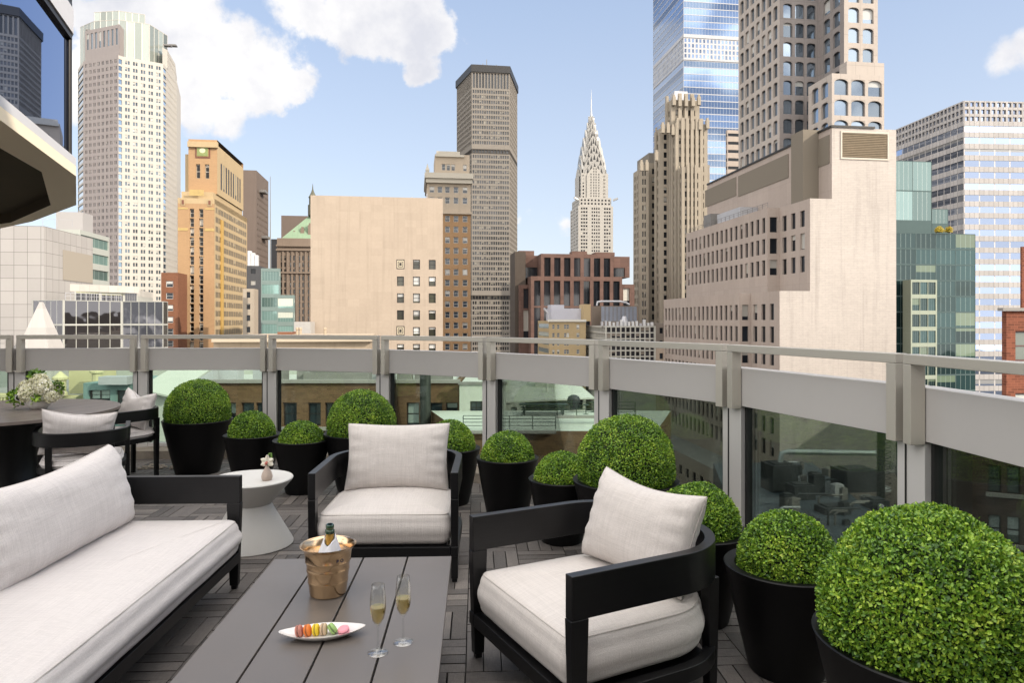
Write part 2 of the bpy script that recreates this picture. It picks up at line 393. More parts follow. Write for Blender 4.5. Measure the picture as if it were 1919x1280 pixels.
def planter(label, x, y, kind, rr, h, rb, ball_z, mesh, rz, ball_s=1.):
    r = thing('potted_boxwood', label, 'potted shrub', (x, y, 0), rz, 'clipped box balls in black planters along the balustrade')
    m = M(); t_ = .012
    m.lathe([(rb*.96, 0.), (rb, .012), (rb+(rr-rb)*.5, h*.5), (rr-.004, h-.008), (rr, h-.002), (rr-.004, h+.002), (rr-.045, h-.004), (rr-.05, h-.012), (rr-.06, h-.10)], 72, cap0=True)
    m.build('planter', black_pot, r, smooth=40)
    m = M(); m.lathe([(.001, h-.03), (rr-.055, h-.035)], 40); m.build('soil', soil_m, r, smooth=60)
    o = bpy.data.objects.new('foliage', mesh); COL.objects.link(o); o.parent = r; o.location = (0, 0, ball_z); o.scale = (ball_s,)*3
    return r
S = .245
POTS = [
 ('clipped box ball in the tall black planter nearest the dining chairs', -3.08, 6.80, .325, .515, .205, .60, bigfar, 1.0),
 ('small box ball in black planter just right of the planter by the dining chairs', -2.34, 6.25, .25, .46, .15, .466, sml[0], 1.0),
 ('small flat box ball in black planter behind the white side table', -1.82, 6.0, .245, .455, .135, .415, sml[1], 1.0),
 ('large box ball in black planter behind the left of the centre armchair pillow', -1.326, 6.1, .325, .50, .205, .575, bigfar, .98),
 ('box ball in black planter behind the right arm of the centre armchair', -.50, 5.65, .245, .45, .15, .47, sml[0], 1.0),
 ('box ball in black planter between the two armchairs with its pot fully in view', -.034, 5.20, .235, .46, .15, .453, sml[1], 1.0),
 ('small box ball in low black planter touching the large ball by the railing', .335, 4.68, .225, .42, .14, .41, sml[0], .93),
 ('large box ball in black planter behind the tilted pillow of the right armchair', .70, 4.27, .325, .505, .205, .60, bigfar, .98),
 ('box ball in black planter right behind the back of the right armchair', .925, 3.45, .245, .445, .15, .475, sml[1], 1.0),
 ('box ball in black planter between the right armchair and the largest ball', 1.165, 2.95, .255, .445, .155, .462, sml[0], 1.02),
 ('largest box ball with big glossy leaves in the nearest black planter', 1.275, 2.11, .335, .51, .21, .585, big[0], 1.03),
]
for k, (lab, x, y, rr, h, rb, bz, me, bs) in enumerate(POTS):
    planter(lab, x, y, None, rr, h, rb, bz, me, k*1.7, bs)

# ================================================================ upholstery helpers
def fabric(name, col):
    m, t, p = material(name); oc = t.coord('Object')
    a = t.noise(t.scale(oc, 9, 420, 420), 1., 3, .6); b = t.noise(t.scale(oc, 420, 9, 9), 1., 3, .6); c = t.noise(t.scale(oc, 420, 420, 9), 1., 2, .5)
    w = t.math('ADD', t.math('ADD', a, b), c)
    s1 = t.noise(t.scale(oc, 5, 160, 160), 1., 2, .5); s2 = t.noise(t.scale(oc, 160, 5, 5), 1., 2, .5)
    col2 = t.mix(t.rng(w, 1.2, 1.8), tuple(x*.91 for x in col), tuple(min(x*1.04, .9) for x in col))
    col2 = t.mix(t.rng(t.math('ADD', s1, s2), .85, 1.25, 0., .5), col2, tuple(x*.80 for x in col))
    t.val(p.inputs['Base Color'], col2); p.inputs['Roughness'].default_value = .92; p.inputs['Specular IOR Level'].default_value = .15
    p.inputs['Sheen Weight'].default_value = .15
    t.val(p.inputs['Normal'], t.bump(t.math('ADD', w, t.math('MULTIPLY', t.noise(oc, 7, 3, .5), 5.)), .35, .0035)); return m
linen = fabric('greige linen', (.635, .59, .56)); linen_w = fabric('pale linen', (.70, .655, .635)); pipe_m = fabric('linen piping', (.50, .46, .43))
blackw, t, p = material('black stained wood'); oc = t.coord('Object')
gn = t.noise(t.scale(oc, 6, 6, 110), 1., 4, .6)
t.val(p.inputs['Base Color'], t.mix(gn, (.0025, .0025, .003), (.008, .008, .009))); p.inputs['Roughness'].default_value = .36; p.inputs['Specular IOR Level'].default_value = .38
t.val(p.inputs['Normal'], t.bump(gn, .12, .002))
def rrect(w, d, rf, rb, n=10):
    """rounded rectangle outline, CCW; front (-y) corners radius rf, back corners rb"""
    pts = []
    for (cx, cy, r, a0) in ((w/2-rf, -d/2+rf, rf, -90), (w/2-rb, d/2-rb, rb, 0), (-w/2+rb, d/2-rb, rb, 90), (-w/2+rf, -d/2+rf, rf, 180)):
        k = max(3, int(n*(r/.1)**.5))
        for i in range(k+1): a = R_(a0+90*i/k); pts.append((cx+r*math.cos(a), cy+r*math.sin(a)))
    out = []                                        # resample the straight runs
    for i in range(len(pts)):
        a, b = pts[i], pts[(i+1) % len(pts)]; L = math.hypot(a[0]-b[0], a[1]-b[1]); k = max(1, int(L/.03))
        for j in range(k): out.append((a[0]+(b[0]-a[0])*j/k, a[1]+(b[1]-a[1])*j/k))
    return out
def cushion(name, parent, mat, outline, z0, z1, crown=.03, rnd=.045, bulge=.012, seed=0, bottomcrown=.0, wr=.002, pipe=True, loc=(0, 0, 0), rot=None):
    """box cushion with rounded edges, a crowned top and a stitched seam"""
    P = np.array(outline); c = P.mean(0); nrm = np.zeros_like(P); n = len(P)
    for i in range(n):
        tt = P[(i+1) % n]-P[i-1]; nn = np.array([tt[1], -tt[0]]); nrm[i] = nn/(np.linalg.norm(nn)+1e-9)
    h = z1-z0; prof = []
    for i in range(7): a = math.pi/2*i/6; prof.append((rnd*(1-math.sin(a)), z0+rnd*(1-math.cos(a)), 0))
    for i in range(1, 6): f = i/6; prof.append((-bulge*math.sin(math.pi*f), z0+rnd+(h-2*rnd)*f, 0))
    for i in range(7): a = math.pi/2*i/6; prof.append((rnd*(1-math.cos(a)), z1-rnd+rnd*math.sin(a), 0))
    rows = []
    def wob(x, y, z): return wr*mnoise.noise(Vector((x*4+seed, y*4, z*4)))+wr*.5*mnoise.noise(Vector((x*11, y*11+seed, z*11)))
    for ins, z, _ in prof:
        q = P-nrm*ins; rows.append([(x+nrm[k][0]*wob(x, y, z), y+nrm[k][1]*wob(x, y, z), z) for k, (x, y) in enumerate(q)])
    q = P-nrm*rnd
    top = []
    for f in (.88, .72, .52, .3, .1):
        r = c+(q-c)*f; e = 1-f; top.append([(x, y, z1+crown*(1-f**2.6)+wob(x, y, z1)*1.6) for x, y in r])
    bot = []
    for f in (.1, .5, .85): r = c+(q-c)*f; bot.append([(x, y, z0-bottomcrown*(1-f*f)) for x, y in r])
    m = M(); m.grid(bot+rows+top, closed=True); m.fan(top[-1]); m.fan(bot[0], flip=True)
    o = m.build(name, mat, parent, smooth=50); o.location = loc
    if rot: o.rotation_euler = rot
    if pipe:
        m = M(); qq = P-nrm*(rnd*.30)
        m.tube([(x, y, z1-rnd*.30+.0015) for x, y in np.vstack([qq, qq[:1]])], .0028, 5, cap=False); m.build('piping', pipe_m, o, smooth=60)
    return o
def pillow(name, parent, mat, w, h, T, seed=0, pinch=.06, loc=(0, 0, 0), rot=(0, 0, 0), sag=.0, pw=.42, wr=.004, dent=0.):
    """throw pillow: x across, z up, y thickness"""
    N = 34; rows = []
    def pt(u, v, s):
        x = w/2*u*(1-pinch*(1-v*v)**1.5); z = h/2*v*(1-pinch*1.3*(1-u*u)**1.5)
        tt = max(0., (1-abs(u)**2.6)*(1-abs(v)**2.6))**pw*T*.5
        wv = wr*(mnoise.noise(Vector((u*2.2+seed, v*2.2, s)))+.6*mnoise.noise(Vector((u*5+seed, v*6, s+3))))
        ed = (max(abs(u), abs(v)))**6; wv += .006*ed*math.sin((u if abs(v) > abs(u) else v)*17+seed)*(1-ed)*3
        dz = -sag*(1-u*u)*max(0, v)**2 - dent*math.exp(-(u*u)/.12)*max(0, v)**3
        k = min(1, (1-abs(u))*(1-abs(v))*30)
        return (x, s*(tt+wv*k), z+dz)
    m = M(); us = [math.sin(math.pi/2*(-1+2*i/N)) for i in range(N+1)]
    m.grid([[pt(u, v, -1) for u in us] for v in us]); m.grid([[pt(u, v, 1) for u in us] for v in us], flip=True)
    o = m.build(name, mat, parent, smooth=70); o.location = loc; o.rotation_euler = rot
    bd = [pt(u, -1, 0) for u in us]+[pt(1, v, 0) for v in us[1:]]+[pt(u, 1, 0) for u in reversed(us[:-1])]+[pt(-1, v, 0) for v in reversed(us[:-1])]
    m = M(); m.tube(bd, .003, 5, cap=False); m.build('piping', pipe_m, o, smooth=60); return o
def upath(w, d, r, n=12, front=0.):
    """centre line of a U: from front right, round the back, to front left (front is -y)"""
    pts = [(w/2, -d/2+front), (w/2, (d/2-r-d/2+front)/2 if False else -d/2+front+(d-front-r)*.5), (w/2, d/2-r)]
    for i in range(1, n+1): a = R_(90*i/n); pts.append((w/2-r+r*math.cos(a), d/2-r+r*math.sin(a)))
    for i in range(0, n+1): a = R_(90+90*i/n); pts.append((-w/2+r+r*math.cos(a), d/2-r+r*math.sin(a)))
    pts += [(-w/2, -d/2+front+(d-front-r)*.5), (-w/2, -d/2+front)]
    return pts
def sweep_band(m, path, thick, z0, z1, zf=None):
    """vertical band of given thickness along a plan path; zf(k) -> (z0, z1)"""
    P = [Vector(p) for p in path]; rows = []
    for i, p_ in enumerate(P):
        a = P[max(i-1, 0)]; b = P[min(i+1, len(P)-1)]; tt = (b-a).normalized(); nn = Vector((tt.y, -tt.x))
        o_, i_ = p_+nn*thick/2, p_-nn*thick/2
        rows.append([(o_.x, o_.y, z0), (o_.x, o_.y, z1), (i_.x, i_.y, z1), (i_.x, i_.y, z0)])
    m.grid(rows, closed=True, flip=True); m.fan(rows[0], flip=False); m.fan(rows[-1], flip=True)
def taper_leg(m, x, y, z0, z1, a0, b0, a1, b1):
    rows = [[(x+sx*a/2, y+sy*b/2, z) for sx, sy in ((-1, -1), (1, -1), (1, 1), (-1, 1))] for a, b, z in ((a0, b0, z0), (a1, b1, z1))]
    m.grid(rows, closed=True); m.fan(rows[0], flip=True); m.fan(rows[1])

def armchair(label, x, y, rz):
    r = thing('armchair', label, 'armchair', (x, y, 0), rz, 'black framed armchairs with pale cushions')
    w, d, rad, th = .80, .80, .30, .042; path = upath(w, d, rad)
    m = M(); sweep_band(m, path, th, .475, .625); m.build('arm_band', blackw, r, bevel=.003)
    m = M(); sweep_band(m, path, th, .150, .205); m.box(0, -d/2+.022, .1775, w-th-.004, .042, .055); m.build('seat_rail', blackw, r, bevel=.003)
    m = M(); m.box(0, 0, .170, w-.1, d-.22, .02); m.build('seat_base', blackw, r)
    for s in (-1, 1):
        m = M(); taper_leg(m, s*w/2, -d/2+.033, .022, .4745, .038, .045, th, .072); taper_leg(m, s*w/2, -d/2+.033, 0, .0215, .028, .03, .03, .032); m.build('leg', blackw, r, bevel=.003)
        a = R_(45); lx, ly = s*(w/2-rad+rad*math.cos(a)), d/2-rad+rad*math.sin(a)
        m = M(); taper_leg(m, lx, ly, 0, .4745, .038, .038, .052, .052); m.build('leg', blackw, r, bevel=.003)
    cushion('seat_cushion', r, linen, rrect(.755, .75, .055, .27), .205, .395, crown=.035, rnd=.05, bulge=.012, seed=x*3, loc=(0, -.012, 0))
    return r
a1 = armchair('black armchair facing the camera behind the coffee table with upright pillow', -.735, 4.30, R_(1.5))
pillow('back_pillow', a1, linen, .66, .43, .22, 3., loc=(.0, .20, .60), rot=(R_(-17), 0, 0), pinch=.05)
a2 = armchair('black armchair at the right of the coffee table turned side on with tilted pillow', .36, 2.87, R_(-62.5))
pillow('back_pillow', a2, linen, .595, .40, .22, 9., loc=(.015, .20, .605), rot=(R_(-20), R_(1.5), R_(6)), pinch=.06, sag=.02)

# ---------------------------------------------------------------- sofa
sf = thing('sofa', 'long pale sofa with black wood frame left of the coffee table', 'sofa', (-1.5, 3.86, 0), R_(2.0))
# local frame: x from the front edge (0) backwards (-), y along the length (0 at the far end, -L near)
SL, SD = 2.75, .90
m = M(); m.prism([(-SD, -.04), (0, -.04), (0, 0), (-SD, 0)], .475, .625); m.build('arm', blackw, sf, bevel=.003)
m = M(); m.prism([(-SD, -SL), (-SD+.04, -SL), (-SD+.04, -.041), (-SD, -.041)], .475, .625); m.build('back_frame', blackw, sf, bevel=.003)
m = M(); m.prism([(-SD, -SL), (0, -SL), (0, -SL+.04), (-SD, -SL+.04)], .475, .625); m.build('arm', blackw, sf, bevel=.003)
m = M(); m.prism([(-.045, -SL+.04), (-.003, -SL+.04), (-.003, -.041), (-.045, -.041)], .15, .205); m.prism([(-SD+.02, -.035), (-.05, -.035), (-.05, 0-.003), (-SD+.02, -.003)], .15, .205)
m.prism([(-SD+.02, -SL+.06), (-.05, -SL+.06), (-.05, -.06), (-SD+.02, -.06)], .165, .195); m.build('seat_rail', blackw, sf, bevel=.003)
for yy in (-.021, -SL/2+.10, -SL+.021):
    z1 = .4745 if abs(yy+SL/2) > .5 else .149
    m = M(); taper_leg(m, -.035, yy, .02, z1, .045, .036, .075 if z1 > .2 else .05, .042); taper_leg(m, -.035, yy, 0, .0195, .03, .03, .032, .03); m.build('leg', blackw, sf, bevel=.003)
    m = M(); taper_leg(m, -SD+.035, yy, 0, .149 if z1 < .2 else .4745, .036, .036, .06, .042); m.build('leg', blackw, sf, bevel=.003)
ol = [(x_, y_) for x_, y_ in rrect(SD-.03, SL-.12, .05, .05)]
# width runs along x: rrect(w=x extent, d=y extent)
cushion('seat_cushion', sf, linen_w, ol, .205, .405, crown=.03, rnd=.06, bulge=.02, seed=5, wr=.003, loc=(-SD/2+.03, -SL/2, 0))
for k, (yc, ln, sd) in enumerate(((-.68, 1.20, 4.), (-1.90, 1.20, 8.))):
    pillow('back_cushion', sf, linen_w, ln, .43, .30, sd, loc=(-SD+.27, yc, .605), rot=(R_(-16), 0, R_(90)), pinch=.035, sag=.035, pw=.36, wr=.006)

# ---------------------------------------------------------------- coffee table
CTH = .38
met_top, t, p = material('taupe powder coated metal'); oc = t.coord('Object')
t.val(p.inputs['Base Color'], t.mix(t.noise(oc, 2.5, 4, .6), (.128, .110, .098), (.155, .136, .122))); t.val(p.inputs['Roughness'], t.rng(t.noise(oc, 5., 4, .6), .3, .7, .30, .37))
p.inputs['Specular IOR Level'].default_value = .55; p.inputs['Metallic'].default_value = .15
t.val(p.inputs['Normal'], t.bump(t.noise(oc, 900, 2, .5), .05, .001))
ct = thing('coffee_table', 'low taupe metal coffee table of four long slats in front of the sofa', 'coffee table', (-.69, 3.225, 0), R_(2.93))
CW, CL = .815, 1.85
for k in range(4):
    g = .0035; x0 = -CW/2+CW/4*k+g*(k > 0); x1 = -CW/2+CW/4*(k+1)-g*(k < 3)
    m = M(); m.prism([(x0, -CL), (x1, -CL), (x1, 0), (x0, 0)], CTH-.016, CTH); m.build('slat', met_top, ct, bevel=.002)
m = M(); m.prism([(-CW/2+.03, -CL+.03), (CW/2-.03, -CL+.03), (CW/2-.03, -.03), (-CW/2+.03, -.03)], CTH-.05, CTH-.018); m.build('apron', gask, ct)
for sx in (-1, 1):
    for yy in (-.10, -CL+.10):
        m = M(); m.box(sx*(CW/2-.07), yy, (CTH-.051)/2, .05, .05, CTH-.051); m.build('leg', blackw, ct, bevel=.002)

# ---------------------------------------------------------------- white hourglass side table with orchid
white_cast = plain('white cast stone', (.60, .585, .555), .75, var=.06, vscale=8, bump=.12, bscale=120)
st = thing('side_table', 'white hourglass side table between the sofa and the centre armchair', 'side table', (-1.73, 4.60, 0))
m = M(); m.lathe([(.13, .272), (.264, .424), (.268, .434), (.264, .440), (.001, .441)], 96); m.build('table_top', white_cast, st, smooth=30)
m = M(); m.lathe([(.262, .0), (.270, .006), (.268, .014), (.135, .255), (.129, .271)], 96, cap0=True); m.build('base', white_cast, st, smooth=30)
vase_m = plain('beige ceramic', (.46, .37, .31), .55, var=.08, vscale=30)
vx, vy, vz = -1.60, 4.53, .4415
vs = thing('bud_vase', 'small beige bud vase with one cream orchid on the white side table', 'vase', (vx, vy, vz))
m = M(); m.lathe([(.001, 0), (.028, 0), (.034, .012), (.036, .026), (.030, .048), (.018, .072), (.011, .088), (.009, .096), (.006, .094)], 40); m.build('vase', vase_m, vs, smooth=50)
petal_m, t, p = material('cream petals'); t.val(p.inputs['Base Color'], (.80, .74, .62)); p.inputs['Roughness'].default_value = .6; p.inputs['Subsurface Weight'].default_value = .1
green_stem = plain('stem green', (.14, .26, .05), .5); lip_m = plain('orchid lip', (.45, .12, .09), .5, var=.4, vscale=60)
fl = M()
def petal(m, c, ang, L, Wd, cup=.25, mi=0):
    """petal in the xz plane facing -y"""
    ca, sa = math.cos(ang), math.sin(ang); rows = []
    for i in range(7):
        f = i/6; wd = Wd*math.sin(math.pi*(f*.86+.10))**.75; row = []
        for j in range(-3, 4):
            s = j/3*wd/2; d = f*L; y = -cup*L*f*f*.35-abs(s)*.35*(1-f)+.004*j*j*.3
            row.append((c[0]+ca*d-sa*s, c[1]+y, c[2]+sa*d+ca*s))
        rows.append(row)
    m.grid(rows, mi)
fc = (.004, -.012, .118)
for a_, L_, W_ in ((90, .050, .030), (28, .046, .036), (152, .046, .036), (-25, .044, .036), (205, .044, .036)): petal(fl, fc, R_(a_), L_, W_)
fo = fl.build('orchid_flower', petal_m, vs, smooth=80)
m = M(); m.tube([(.004, -.016, .122), (.004, -.028, .112), (.003, -.03, .104)], [.007, .010, .004], 8); m.build('orchid_lip', lip_m, fo, smooth=70)
m = M(); m.tube([(0, 0, .09), (.002, .004, .115), (.006, .006, .15), (.014, .004, .172), (.026, 0, .175), (.032, -.002, .155), (.033, -.003, .13)], [.003, .003, .005, .006, .006, .005, .002], 7)
m.tube([(0, .003, .09), (-.002, .01, .13), (.006, .012, .162), (.018, .01, .166), (.022, .008, .14)], [.003, .004, .004, .004, .002], 7); m.build('leaf_loop', green_stem, vs, smooth=70)

# ---------------------------------------------------------------- champagne on the coffee table
copper, t, p = material('brushed copper bronze'); oc = t.coord('Object')
st_ = t.noise(t.scale(oc, 3, 3, 400), 1., 3, .6)
t.val(p.inputs['Base Color'], t.mix(st_, (.60, .42, .25), (.74, .54, .34))); p.inputs['Metallic'].default_value = 1.
t.val(p.inputs['Roughness'], t.rng(st_, .2, .8, .14, .24)); p.inputs['Anisotropic'].default_value = .5; t.val(p.inputs['Normal'], t.bump(st_, .06, .001))
bx_, by_ = -.742, 2.80
bk = thing('ice_bucket', 'copper coloured champagne bucket standing on the coffee table', 'ice bucket', (bx_, by_, CTH))
prof = [(.001, 0), (.066, 0), (.071, .004), (.073, .012), (.0775, .050), (.0795, .054), (.0795, .060), (.0785, .064), (.0825, .096), (.0845, .100), (.0845, .107), (.0835, .111), (.0865, .132),
        (.090, .137), (.0895, .143), (.092, .165), (.0955, .180), (.102, .190), (.1075, .1945), (.111, .1985), (.1105, .2015), (.106, .1995), (.100, .193), (.0925, .178), (.090, .168), (.001, .150)]
m = M(); m.lathe(prof, 96); m.build('bucket', copper, bk, smooth=35)
# the two letters that can be read on its side
def text_mesh(s, size, depth=.0006):
    cu = bpy.data.curves.new('lettering', 'FONT'); cu.body = s; cu.size = size; cu.extrude = depth/2; cu.align_x = 'CENTER'; cu.align_y = 'CENTER'
    o = bpy.data.objects.new('lettering', cu); COL.objects.link(o); dg = bpy.context.evaluated_depsgraph_get(); dg.update()
    me = bpy.data.meshes.new_from_object(o.evaluated_get(dg)); bpy.data.objects.remove(o); bpy.data.curves.remove(cu); return me
ink = plain('dark blue ink', (.02, .03, .09), .5)
for ch, an in (('P', -52), ('O', -40)):
    me = text_mesh(ch, .019); me.materials.clear(); me.materials.append(ink)
    o = bpy.data.objects.new('letter', me); COL.objects.link(o); o.parent = bk; a = R_(an); rr_ = .0925
    o.matrix_basis = Matrix.Translation((math.cos(a)*rr_, math.sin(a)*rr_, .152)) @ Matrix.Rotation(a+R_(90), 4, 'Z') @ Matrix.Rotation(R_(97), 4, 'X')
bt = thing('champagne_bottle', 'green glass champagne bottle leaning in the copper bucket', 'bottle', (bx_+.005, by_, CTH+.03)); bt.rotation_euler = (R_(6), R_(2), 0)
gold_m = plain('gold foil', (.55, .36, .10), .35, .8, var=.2, vscale=40, bump=.3, bscale=120); gg, t, p = material('dark green bottle glass'); t.val(p.inputs['Base Color'], (.012, .05, .018)); p.inputs['Roughness'].default_value = .08; p.inputs['Coat Weight'].default_value = .6
m = M(); m.lathe([(.001, .0), (.040, .0), (.042, .02), (.041, .10), (.034, .135), (.022, .165), (.0175, .180)], 40); m.lathe([(.0150, .222), (.0155, .2225), (.0185, .224), (.0190, .236), (.0160, .238), (.0150, .243), (.0165, .246), (.0165, .256), (.0140, .259), (.010, .259)], 40)
m.build('glass_body', gg, bt, smooth=50)
m = M(); m.lathe([(.0182, .172), (.0172, .19), (.0158, .2215)], 40); m.build('foil', gold_m, bt, smooth=60)
nap_m = plain('white folded napkin', (.78, .77, .80), .85, var=.03)
m = M(); rows = []
for i in range(9):
    f = i/8; row = []
    for k in range(28):
        a = -math.pi*1.18+2*math.pi*.84*k/27*1.1; r = .048-.026*f+.002*math.sin(k*1.3)
        zt = .135+.085*f*(.45+.55*abs(math.sin(a*.5+.9))); row.append((r*math.cos(a), r*math.sin(a), zt))
    rows.append(row)
m.grid(rows); nk = m.build('napkin', nap_m, None, smooth=80); nk.location = tuple(bt.location); nk.rotation_euler = tuple(bt.rotation_euler); so = nk.modifiers.new('s', 'SOLIDIFY'); so.thickness = .0015
tag(nk, 'white folded napkin wrapped round the neck of the champagne bottle', 'napkin')

clear, t, p = material('clear drinking glass'); t.n.remove(p)
gl = t.new('ShaderNodeBsdfGlossy'); gl.inputs['Roughness'].default_value = .02; tr = t.new('ShaderNodeBsdfTransparent'); t.val(tr.inputs[0], (.96, .97, .97))
lw = t.new('ShaderNodeLayerWeight'); lw.inputs[0].default_value = .35; mx = t.new('ShaderNodeMixShader'); t.val(mx.inputs[0], t.rng(t.math('POWER', lw.outputs[1], 1.6), 0., 1., .05, .85))
t.link(tr.outputs[0], mx.inputs[1]); t.link(gl.outputs[0], mx.inputs[2]); t.link(mx.outputs[0], t.n['Material Output'].inputs[0])
wine, t, p = material('champagne wine'); t.n.remove(p)
tr = t.new('ShaderNodeBsdfTransparent'); t.val(tr.inputs[0], (.86, .74, .38)); gl = t.new('ShaderNodeBsdfGlossy'); gl.inputs['Roughness'].default_value = .03; t.val(gl.inputs[0], (.95, .85, .6))
df = t.new('ShaderNodeBsdfDiffuse'); t.val(df.inputs[0], (.70, .56, .22)); a_ = t.new('ShaderNodeMixShader'); a_.inputs[0].default_value = .30; t.link(tr.outputs[0], a_.inputs[1]); t.link(df.outputs[0], a_.inputs[2])
lw = t.new('ShaderNodeLayerWeight'); lw.inputs[0].default_value = .3; b_ = t.new('ShaderNodeMixShader'); t.val(b_.inputs[0], t.rng(lw.outputs[1], 0., 1., .08, .6)); t.link(a_.outputs[0], b_.inputs[1]); t.link(gl.outputs[0], b_.inputs[2])
t.link(b_.outputs[0], t.n['Material Output'].inputs[0])
def flute(label, x, y, rz):
    g = thing('champagne_flute', label, 'glass', (x, y, CTH), rz, 'champagne flutes on the coffee table')
    m = M(); m.lathe([(.0335, .0005), (.0345, .0015), (.033, .003), (.015, .006), (.006, .011), (.0038, .02), (.0032, .055), (.0035, .085), (.0055, .0915)], 48, cap0=True); m.build('stem', clear, g, smooth=60)
    m = M(); m.lathe([(.001, .0895), (.0055, .0905), (.012, .098), (.0200, .113), (.0248, .132), (.0265, .150), (.0262, .178), (.0235, .205), (.0208, .228), (.0200, .2285), (.0226, .205), (.0253, .178), (.0256, .150), (.0240, .133), (.019, .1135), (.010, .1), (.001, .098)], 56); m.build('bowl', clear, g, smooth=60)
    m = M(); m.lathe([(.001, .0985), (.010, .1006), (.0186, .1137), (.0236, .133), (.0252, .150), (.0250, .1545), (.001, .1552)], 48); m.build('champagne', wine, g, smooth=40); return g
flute('champagne flute nearer the camera on the coffee table', -.444, 2.297, 0); flute('champagne flute farther from the camera and right on the coffee table', -.372, 2.372, 1.)

# plate with macarons
porc = plain('white porcelain', (.72, .70, .68), .18, var=.02, coat=.3); PX, PY, PR = -.66, 2.415, R_(10)
pl = thing('plate', 'white boat shaped plate on the coffee table', 'plate', (PX, PY, CTH), PR)
m = M(); rows = []
for s_, z in ((.001, .004), (.45, .0035), (.50, .0005), (.62, .0005), (.70, .005), (.88, .013), (1., .021), (1.005, .0235), (.97, .0225), (.85, .015), (.66, .0085), (.4, .0075), (.001, .0072)):
    row = []
    for k in range(72):
        a = 2*math.pi*k/72; e_ = abs(math.cos(a)); tip = 1+.06*e_**8
        row.append((s_*.138*math.cos(a)*tip, s_*.061*math.sin(a)*(1-.25*e_**2), z+(.006*s_*s_*e_**4)))
    rows.append(row)
m.grid(rows, closed=True, flip=False); m.build('dish', porc, pl, smooth=50)
def mac(label, col, lx, ly, tilt, yaw=0., flat=False):
    cr_ = plain('macaron '+label.split()[0], col, .65, var=.12, vscale=80, bump=.15, bscale=300); fi = plain('filling '+label.split()[0], tuple(c*.55+.03 for c in col), .7, var=.3, vscale=200, bump=.8, bscale=400)
    wx = PX+lx*math.cos(PR)-ly*math.sin(PR); wy = PY+lx*math.sin(PR)+ly*math.cos(PR)
    h = CTH+.0075+(.0 if flat else .0185)
    r = thing('macaron', label, 'macaron', (wx, wy, h+.0105*flat), 0, 'macarons on the white plate')
    r.rotation_euler = (0, R_(90-tilt), yaw) if not flat else (R_(12), R_(-8), 0)
    R0 = .0195
    for sgn in (-1, 1):
        m = M(); pr = [(R0*.97, sgn*.0022), (R0*1.04, sgn*.0034), (R0*1.03, sgn*.0046), (R0, sgn*.0052), (R0*.97, sgn*.0075), (R0*.85, sgn*.0096), (R0*.55, sgn*.0108), (.0005, sgn*.0112)]
        m.lathe(pr if sgn > 0 else pr[::-1], 32); m.build('shell', cr_, r, smooth=40)
    m = M(); m.lathe([(.0005, -.0021), (R0*.95, -.0021), (R0*.99, 0), (R0*.95, .0021), (.0005, .0021)], 32); m.build('filling', fi, r, smooth=60)
mac('dusty rose brown macaron at the left end of the row', (.50, .20, .15), -.078, 0, 14)
mac('orange macaron second in the row', (.80, .22, .04), -.050, 0, 14)
mac('bright yellow macaron between the orange and beige ones', (.85, .62, .03), -.022, 0, 8)
mac('speckled beige macaron between the yellow and green ones', (.60, .44, .28), .004, 0, 5)
mac('pale green macaron leaning back next to the pink one', (.32, .50, .16), .034, 0, 38, .35)
mac('pink macaron lying flat at the right end', (.80, .32, .38), .072, -.002, 0, 0, True)

# ---------------------------------------------------------------- dining corner
DX, DY = -4.18, 5.66
dt = thing('dining_table', 'round dark plank top dining table on a drum pedestal at the left', 'dining table', (DX, DY, 0), R_(-17))
wood_d, t, p = material('grey brown plank wood'); oc = t.coord('Object'); isl = t.new('ShaderNodeNewGeometry').outputs['Random Per Island']
gn = t.noise(t.scale(oc, 60, 3, 3), 1., 5, .65)
t.val(p.inputs['Base Color'], t.mix(t.math('ADD', t.math('MULTIPLY', gn, .7), t.math('MULTIPLY', isl, .3)), (.13, .105, .092), (.24, .20, .178))); p.inputs['Roughness'].default_value = .36; p.inputs['Specular IOR Level'].default_value = .6
RT = .86; nb = 9; m = M()
for k in range(nb):
    x0 = -RT+2*RT*k/nb+.002; x1 = -RT+2*RT*(k+1)/nb-.002; pts = []
    for i in range(13): x_ = x0+(x1-x0)*i/12; pts.append((x_, -math.sqrt(max(RT*RT-x_*x_, 0))))
    for i in range(13): x_ = x1+(x0-x1)*i/12; pts.append((x_, math.sqrt(max(RT*RT-x_*x_, 0))))
    m.prism(pts, .727, .75)
m.build('table_top', wood_d, dt)
m = M(); m.lathe([(.80, .700), (.81, .726)], 64, cap0=True, cap1=True); m.build('apron', blackw, dt, smooth=40)
m = M(); m.lathe([(.40, 0), (.40, .02), (.30, .2), (.27, .45), (.32, .699)], 64, cap0=True); m.build('pedestal', blackw, dt, smooth=40)
